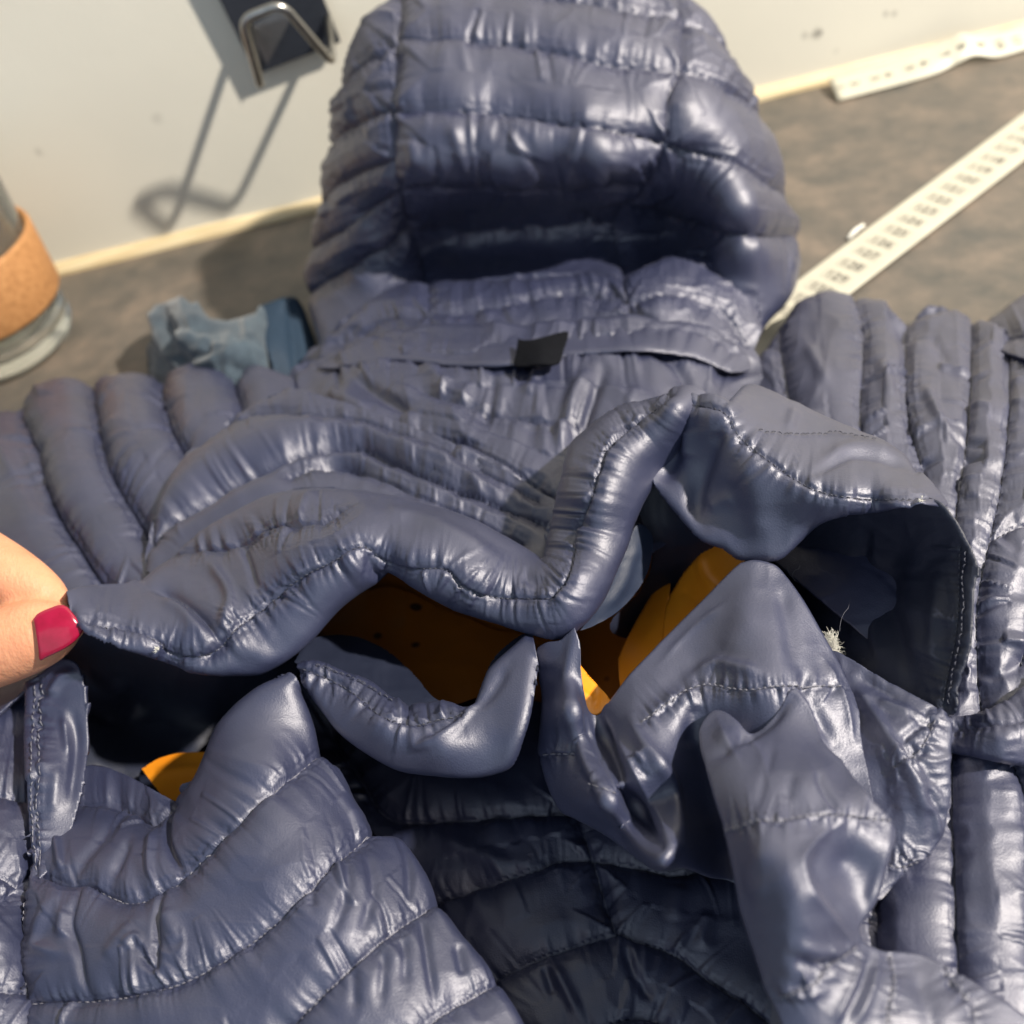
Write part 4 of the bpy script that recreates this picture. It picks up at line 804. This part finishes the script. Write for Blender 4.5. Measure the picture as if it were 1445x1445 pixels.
# dark neck between lip and body
# big draped flap, thin ripstop: tail, back layer and front fold
L1 = [(812, 887), (800, 896), (790, 904), (770, 908), (757, 925), (764, 985), (761, 1054), (770, 1100), (788, 1142), (812, 1156), (850, 1176), (890, 1206), (920, 1226), (940, 1229), (968, 1226), (1000, 1238), (1036, 1246), (1080, 1280), (1200, 1260), (1240, 1180), (1230, 1120), (1216, 1050), (1210, 1000), (1195, 960), (1178, 924), (1157, 886), (1130, 840), (1102, 802), (1084, 793), (1065, 790), (1050, 793), (1038, 800), (1001, 837), (936, 902), (890, 950), (858, 992), (842, 1006), (826, 992), (820, 945), (819, 910)]
panel('draped_flap', J, TH, L1,
      [(812, 889, .066), (757, 925, .058), (764, 985, .052), (761, 1054, .050), (788, 1142, .050), (850, 1176, .054), (920, 1224, .066), (945, 1226, .068), (826, 990, .058), (820, 945, .062),
       (806, 1000, .066), (860, 1130, .070), (935, 1218, .073), (785, 1040, .058), (820, 1130, .061),
       (848, 1035, .059), (900, 1140, .062),
       (858, 992, .061), (936, 902, .063), (1001, 837, .066), (1065, 792, .070), (1102, 802, .069), (1157, 886, .066), (1195, 960, .062), (1216, 1050, .062), (1240, 1180, .062), (1080, 1280, .054), (1036, 1246, .056), (968, 1226, .066),
       (880, 1020, .065), (930, 1080, .070), (955, 1170, .070), (985, 1060, .060), (990, 1150, .058), (1010, 1210, .057), (960, 990, .068), (1050, 960, .072), (1120, 960, .072), (1060, 880, .071), (1160, 980, .067), (1080, 1100, .062), (1160, 1100, .062), (1010, 930, .067), (1150, 940, .067)],
      [[(905, 1022), (930, 1003), (950, 988), (970, 975), (1000, 967), (1030, 972), (1060, 974), (1090, 970), (1117, 968), (1150, 968), (1185, 974)], [(765, 1066), (790, 1064), (815, 1066)], [(836, 1108), (852, 1116), (872, 1122)]], R=9, a=.12, kb=.03, plam=9, pld=11, pucker=1.5, exc=.02, excseam=.15, kt=.05, wr=2.4, wrs=80, seed=59, thick=.0005, skirt=.05, skdown=0, iters=90, stitch_len=9, step=2.6,
      roll=[L1[4:17], L1[22:36]], rollR=5, rolla=.5,
      folds=[([(812, 890), (803, 950), (808, 1010), (831, 1081), (864, 1137), (906, 1192), (928, 1215), (944, 1214), (950, 1195)], 12, 9), ([(780, 930), (776, 990), (786, 1060)], -3, 9), ([(822, 1015), (845, 1070), (890, 1150), (925, 1200)], -4, 5), ([(838, 1000), (858, 1056), (886, 1116), (916, 1168), (932, 1192)], -24, 9),
             ([(891, 1014), (912, 1055), (945, 1104), (962, 1190)], 11, 9), ([(866, 1026), (895, 1090), (930, 1150), (945, 1190)], 6, 6, 1), ([(890, 1010), (950, 960), (1010, 915)], -5, 16), ([(1100, 820), (1112, 880), (1122, 950)], -5, 13), ([(1128, 940), (1148, 990), (1175, 1050)], -11, 9), ([(1160, 930), (1185, 985), (1205, 1050)], 9, 8, 1), ([(1060, 800), (1050, 870), (1030, 940)], 5, 22),
             ([(970, 955), (1010, 938), (1050, 945), (1080, 955)], 7, 9), ([(898, 1065), (912, 1078)], 6, 4), ([(885, 1080), (905, 1068), (915, 1062)], 5, 4), ([(900, 1085), (915, 1095)], -4, 4), ([(985, 990), (975, 1060)], -9, 14), ([(930, 940), (980, 890), (1030, 850)], 5, 8, 1)])
L2 = [(986, 1036), (993, 1018), (1008, 1004), (1026, 1008), (1042, 1020), (1056, 1030), (1076, 1022), (1100, 998), (1117, 973), (1130, 978), (1142, 998), (1158, 1048), (1188, 1082), (1223, 1126), (1250, 1153), (1263, 1176), (1254, 1208), (1238, 1268), (1212, 1316), (1241, 1340), (1296, 1345), (1329, 1360), (1378, 1388), (1419, 1412), (1445, 1431), (1560, 1490),
      (1560, 1560), (1125, 1560), (1104, 1450), (1078, 1390), (1062, 1340), (1046, 1290), (1034, 1240), (1022, 1180), (1010, 1140), (997, 1090), (989, 1060)]
panel('flap_fold', J, TH, L2,
      [(986, 1040, .0715), (1006, 1008, .0690), (1054, 1030, .0715), (1117, 975, .0725), (1158, 1048, .072), (1188, 1082, .074), (1250, 1156, .078), (1260, 1178, .077), (1238, 1268, .074), (1212, 1316, .074), (1296, 1346, .066), (1378, 1389, .064), (1445, 1432, .062), (1560, 1500, .058), (1560, 1560, .056), (1125, 1560, .072), (1078, 1390, .076), (1046, 1290, .080), (1022, 1180, .081), (997, 1090, .078),
       (1030, 1050, .077), (1040, 1100, .083), (1100, 1060, .078), (1060, 1180, .088), (1120, 1140, .086), (1150, 1090, .082), (1200, 1130, .082), (1085, 1270, .087), (1130, 1215, .090), (1142, 1262, .089), (1172, 1302, .083), (1185, 1215, .079), (1195, 1265, .077), (1230, 1200, .079), (1110, 1370, .081), (1180, 1370, .078), (1160, 1450, .076), (1260, 1400, .072), (1350, 1430, .068), (1260, 1500, .070)],
      [[(1022, 1174), (1045, 1168), (1070, 1160), (1100, 1161), (1130, 1155), (1160, 1151), (1190, 1151), (1220, 1155), (1258, 1160)], [(1100, 1408), (1125, 1396), (1150, 1386), (1172, 1362), (1205, 1336)], [(1254, 1346), (1260, 1385), (1254, 1430), (1252, 1500)], [(1330, 1364), (1350, 1395), (1370, 1425), (1380, 1500)]], R=9, a=.12, kb=.03, plam=9, pld=11, pucker=1.3, exc=.018, excseam=.11, kt=.05, wr=2.6, wrs=80, seed=63, step=2.6, thick=.0005, skirt=.05, skdown=0, iters=90, stitch_len=9,
      roll=[L2[27:] + L2[:1], L2[8:26]], rollR=5, rolla=.5,
      folds=[([(1000, 1076), (1050, 1040), (1085, 1020), (1117, 985)], -9, 9), ([(1012, 1012), (1022, 1040), (1045, 1080)], 4, 6, 1), ([(1050, 1040), (1075, 1070), (1085, 1110)], 4, 8, 1), ([(1045, 1030), (1050, 1045), (1070, 1035)], -7, 7), ([(1118, 976), (1140, 1000), (1157, 1050), (1188, 1084), (1223, 1128), (1254, 1160)], 7, 9, 1), ([(1012, 1030), (1030, 1048), (1060, 1050)], 5, 9),
             ([(1092, 1050), (1080, 1100), (1066, 1150)], -3, 7), ([(1150, 1085), (1165, 1118), (1185, 1146)], -7, 6), ([(1120, 1090), (1110, 1130)], -3, 9), ([(1185, 1162), (1158, 1178), (1136, 1202), (1130, 1222), (1140, 1258), (1172, 1300), (1204, 1334)], 11, 8, 1), ([(1160, 1195), (1152, 1220), (1165, 1260), (1195, 1300)], -7, 9), ([(1255, 1170), (1240, 1230), (1222, 1290)], 6, 9),
             ([(1120, 1352), (1150, 1366), (1178, 1358)], -9, 9), ([(1100, 1390), (1130, 1404), (1160, 1400)], 6, 8), ([(1118, 1330), (1160, 1345), (1190, 1340)], 4, 10), ([(1216, 1345), (1200, 1390), (1172, 1450)], 7, 8, 1), ([(1240, 1352), (1228, 1400), (1204, 1450)], 6, 8, 1), ([(1228, 1350), (1212, 1400), (1188, 1446)], -6, 7), ([(1085, 1190), (1065, 1230), (1075, 1280)], 4, 14), ([(1290, 1370), (1310, 1420), (1320, 1470)], -5, 14)])
# side fold of the flap, right
UB = [(1200, 930), (1240, 955), (1285, 980), (1339, 1008), (1347, 1024), (1344, 1070), (1343, 1120), (1336, 1172), (1322, 1194), (1306, 1212), (1289, 1222), (1262, 1248), (1238, 1270)]
panel('flap_side', J, TH, UB + [(1210, 1240), (1180, 1150), (1160, 1060), (1160, 960), (1172, 920)],
      [(1200, 932, .056), (1285, 982, .058), (1340, 1012, .058), (1343, 1110, .056), (1325, 1192, .052), (1289, 1222, .052), (1240, 1268, .052), (1180, 1150, .052), (1160, 1000, .052), (1172, 922, .055), (1250, 1060, .062), (1295, 1120, .060), (1320, 1060, .060)],
      [[(1320, 1015), (1310, 1040), (1296, 1062), (1275, 1076)], [(1252, 1222), (1272, 1224), (1296, 1216)]], R=8, a=.12, plam=8, pld=12, pucker=2.2, excseam=.2, exc=.05, roll=[UB[3:]], rollR=10, rolla=.6, wr=4, wrs=42, seed=61, thick=.0006, skirt=.04, skdown=0,
      folds=[([(1205, 960), (1240, 1020), (1278, 1080), (1296, 1120), (1304, 1180)], 10, 9), ([(1262, 1040), (1290, 1060), (1312, 1090), (1330, 1120)], -8, 9), ([(1230, 1060), (1250, 1110), (1255, 1170)], -12, 24), ([(1270, 1045), (1305, 1020)], -7, 6), ([(1240, 990), (1290, 1010)], 6, 7), ([(1300, 1130), (1318, 1150), (1322, 1185)], 6, 7), ([(1310, 1110), (1330, 1160)], -6, 6), ([(1220, 960), (1270, 990)], -5, 6)])

# loose white down and threads at the tear
def tuft(name, c, r, n, parent, stretch=(1, 1, 1)):
    vs, fs = [], []
    blobs = [c + RNG.normal(size=3) * r * 0.45 * np.array(stretch) for _ in range(6)]
    for i in range(n):
        d = RNG.normal(size=3); d /= np.linalg.norm(d); q = [blobs[i % 6] + d * r * 0.1]; ll = r * (0.12 + 0.20 * RNG.random() ** 2)
        for k in range(4):
            d = d + RNG.normal(size=3) * 0.6; d /= np.linalg.norm(d); q.append(q[-1] + d * ll)
        v_, f_ = tube(None, q, 0.000045, None, None, 3, False); o_ = len(vs); vs += v_; fs += [[o_ + i_ for i_ in f] for f in f_]
    o = from_world(name, vs, fs, M['fluff'], parent); o['kind'] = 'stuff'; return o
tuft('down_fluff', at(1174, 908, .048), 0.0026, 1100, J, (0.7, 1.0, 1.4))
tuft('down_fluff', at(221, 917, .0725), 0.0007, 90, J)
tuft('down_fluff', at(1299, 706, .0845), 0.0006, 60, J)
vs, fs = [], []
for (a_, b_) in [((1183, 890), (1200, 845)), ((1110, 800), (1122, 822)), ((1096, 788), (1108, 782)), ((1040, 790), (1060, 794)), ((808, 888), (818, 878)), ((893, 728), (886, 718)), ((984, 758), (1004, 748)), ((1118, 815), (1128, 800))]:
    pts = []
    for t in np.linspace(0, 1, 8):
        x = a_[0] * (1 - t) + b_[0] * t + 5 * noise1(np.array([t * 4 + a_[0]]), 3)[0]; y = a_[1] * (1 - t) + b_[1] * t + 5 * noise1(np.array([t * 4 + a_[1]]), 4)[0]
        pts.append(at(x, y, .055 - 0.004 * t))
    v_, f_ = tube(None, pts, 0.00005, None, None, 4, False); o_ = len(vs); vs += v_; fs += [[o_ + i_ for i_ in f] for f in f_]
o = from_world('loose_threads', vs, fs, M['thread'], J); o['kind'] = 'stuff'

# ================================================================== the hand pinching the cloth
m, nt, b = mat('skin')
tc = N(nt, 'ShaderNodeTexCoord')
n1 = N(nt, 'ShaderNodeTexNoise', Scale=120.0, Detail=4.0); L(nt, tc, 'Object', n1, 'Vector')
r1 = ramp(nt, [(0.3, (0.60, 0.265, 0.150)), (0.7, (0.70, 0.335, 0.195))]); L(nt, n1, 'Fac', r1, 'Fac'); L(nt, r1, 'Color', b, 'Base Color')
b.inputs['Roughness'].default_value = 0.5; b.inputs['Specular IOR Level'].default_value = 0.35
b.inputs['Subsurface Weight'].default_value = 0.25; b.inputs['Subsurface Radius'].default_value = (1.0, 0.35, 0.18); b.inputs['Subsurface Scale'].default_value = 0.004
mp = N(nt, 'ShaderNodeMapping'); mp.inputs['Rotation'].default_value = (0.3, 0.4, 0.5); mp.inputs['Scale'].default_value = (900, 260, 260); L(nt, tc, 'Object', mp, 'Vector')
n2 = N(nt, 'ShaderNodeTexNoise', Scale=1.0, Detail=3.0, Roughness=0.6); L(nt, mp, 'Vector', n2, 'Vector')
n3 = N(nt, 'ShaderNodeTexVoronoi', Scale=1100.0); L(nt, tc, 'Object', n3, 'Vector')
b1 = N(nt, 'ShaderNodeBump', Strength=0.4, Distance=0.0006); L(nt, n2, 'Fac', b1, 'Height')
b2 = N(nt, 'ShaderNodeBump', Strength=0.2, Distance=0.0004); L(nt, n3, 'Distance', b2, 'Height'); L(nt, b1, 'Normal', b2, 'Normal'); L(nt, b2, 'Normal', b, 'Normal')
M['skin'] = m
m, nt, b = mat('crimson_polish')
tc = N(nt, 'ShaderNodeTexCoord'); n1 = N(nt, 'ShaderNodeTexNoise', Scale=260.0, Detail=3.0); L(nt, tc, 'Object', n1, 'Vector')
r1 = ramp(nt, [(0.3, (0.25, 0.002, 0.026)), (0.7, (0.34, 0.004, 0.040))]); L(nt, n1, 'Fac', r1, 'Fac'); L(nt, r1, 'Color', b, 'Base Color')
b.inputs['Roughness'].default_value = 0.22; b.inputs['Coat Weight'].default_value = 0.35
bp = N(nt, 'ShaderNodeBump', Strength=0.08, Distance=0.0005); L(nt, n1, 'Fac', bp, 'Height'); L(nt, bp, 'Normal', b, 'Normal')
M['nail'] = m
def atd(x, y, d): return CAM + ray(x, y) * d
def hd(x, y, d): return (x, y, float(CAM_H + ray(x, y)[2] * d))
hand = thing('person_hand', 'hand with crimson painted thumbnail pinching the torn edge of the jacket', 'hand', at(-60, 900, 0.0))
chains = [  # (photo x, photo y, depth, radius)
    [(97, 884, .2655, .0042), (86, 886, .2665, .0066), (66, 891, .2672, .0086), (36, 900, .268, .0098), (0, 913, .269, .0102), (-50, 934, .270, .0098), (-105, 962, .271, .0108), (-190, 1010, .274, .0120), (-290, 1040, .282, .0150), (-400, 1040, .292, .0180)],
    [(86, 848, .2725, .0030), (76, 845, .2735, .0048), (56, 836, .2748, .0066), (28, 822, .276, .0080), (-10, 800, .278, .0087), (-70, 764, .281, .0088), (-140, 735, .286, .0094), (-215, 735, .292, .0094), (-300, 790, .298, .0102), (-400, 880, .302, .0120)],
    [(-60, 720, .305, .0055), (-85, 712, .306, .0075), (-130, 690, .309, .0088), (-200, 670, .312, .0094), (-290, 690, .316, .0098), (-370, 780, .318, .0104), (-440, 890, .316, .0125)],
    [(-110, 680, .328, .0055), (-135, 672, .329, .0073), (-180, 655, .331, .0085), (-250, 650, .333, .0090), (-340, 690, .334, .0094), (-410, 790, .332, .0102), (-470, 900, .328, .0120)],
    [(-190, 660, .346, .0048), (-215, 655, .347, .0064), (-260, 650, .348, .0074), (-320, 660, .348, .0078), (-390, 720, .346, .0084), (-440, 810, .343, .0095), (-500, 910, .338, .0115)],
    [(-400, 880, .302, .0130), (-440, 890, .316, .0135), (-470, 900, .326, .0135), (-500, 910, .336, .0120)],
    [(-400, 1030, .294, .0170), (-450, 960, .306, .0190), (-490, 940, .322, .0170)],
    [(-430, 990, .300, .0190), (-540, 1020, .312, .0195), (-660, 1080, .322, .0200), (-820, 1170, .335, .0230), (-1000, 1270, .35, .0260)],
    [(-470, 930, .326, .0170), (-560, 1000, .326, .0190), (-660, 1070, .330, .0190)]]
bm = bmesh.new()
for ch in chains:
    P3 = np.array([atd(x, y, d) for x, y, d, r in ch]); rr = np.array([c[3] for c in ch])
    q = smooth_line(np.hstack([P3, rr[:, None]]), 7)
    vs_, fs_ = tube(None, list(q[:, :3]), 0, None, None, 20, True, q[:, 3])
    bvs = [bm.verts.new(V(v)) for v in vs_]
    for f in fs_: bm.faces.new([bvs[i] for i in f])
    for e_ in (q[0], q[-1]):
        bmesh.ops.create_icosphere(bm, subdivisions=3, radius=float(e_[3]), matrix=Matrix.Translation(V(e_[:3])))
me = bpy.data.meshes.new('skin'); bm.transform(Matrix.Translation(-V(base_of(hand)))); bm.to_mesh(me); bm.free()
sk = link('skin', me, M['skin'], hand)
rm = sk.modifiers.new('remesh', 'REMESH'); rm.mode = 'VOXEL'; rm.voxel_size = 0.0009; rm.use_smooth_shade = True
smo = sk.modifiers.new('smooth', 'SMOOTH'); smo.factor = 0.5; smo.iterations = 9
NO = [(45, 873), (50, 866), (58, 861), (70, 856), (83, 852), (92, 854), (99, 860), (110, 874), (117, 885), (116, 893), (107, 905), (94, 915), (81, 922), (66, 929), (55, 933), (52, 916), (48, 891)]
def nd(x, y):
    ax, ay = math.cos(-0.30), math.sin(-0.30)                      # along the thumb in the photo
    t = (x - 70) * 0.955 + (y - 893) * -0.21; s = (x - 70) * 0.28 + (y - 893) * 0.96
    return 0.2574 + 0.0023 * (s / 38) ** 2 + 0.0022 * max(0, t / 48) ** 2
npts = [hd(x, y, nd(x, y)) for x, y in NO] + [hd(x, y, nd(x, y)) for x, y in ((60, 890), (75, 890), (90, 885), (100, 888), (70, 905), (80, 870), (65, 875), (85, 900))]
o = panel('thumbnail', hand, M['nail'], NO, npts, roll=[NO + NO[:1]], rollR=7, rolla=.55, iters=0, step=1.5, stitch=False, thick=.0006)
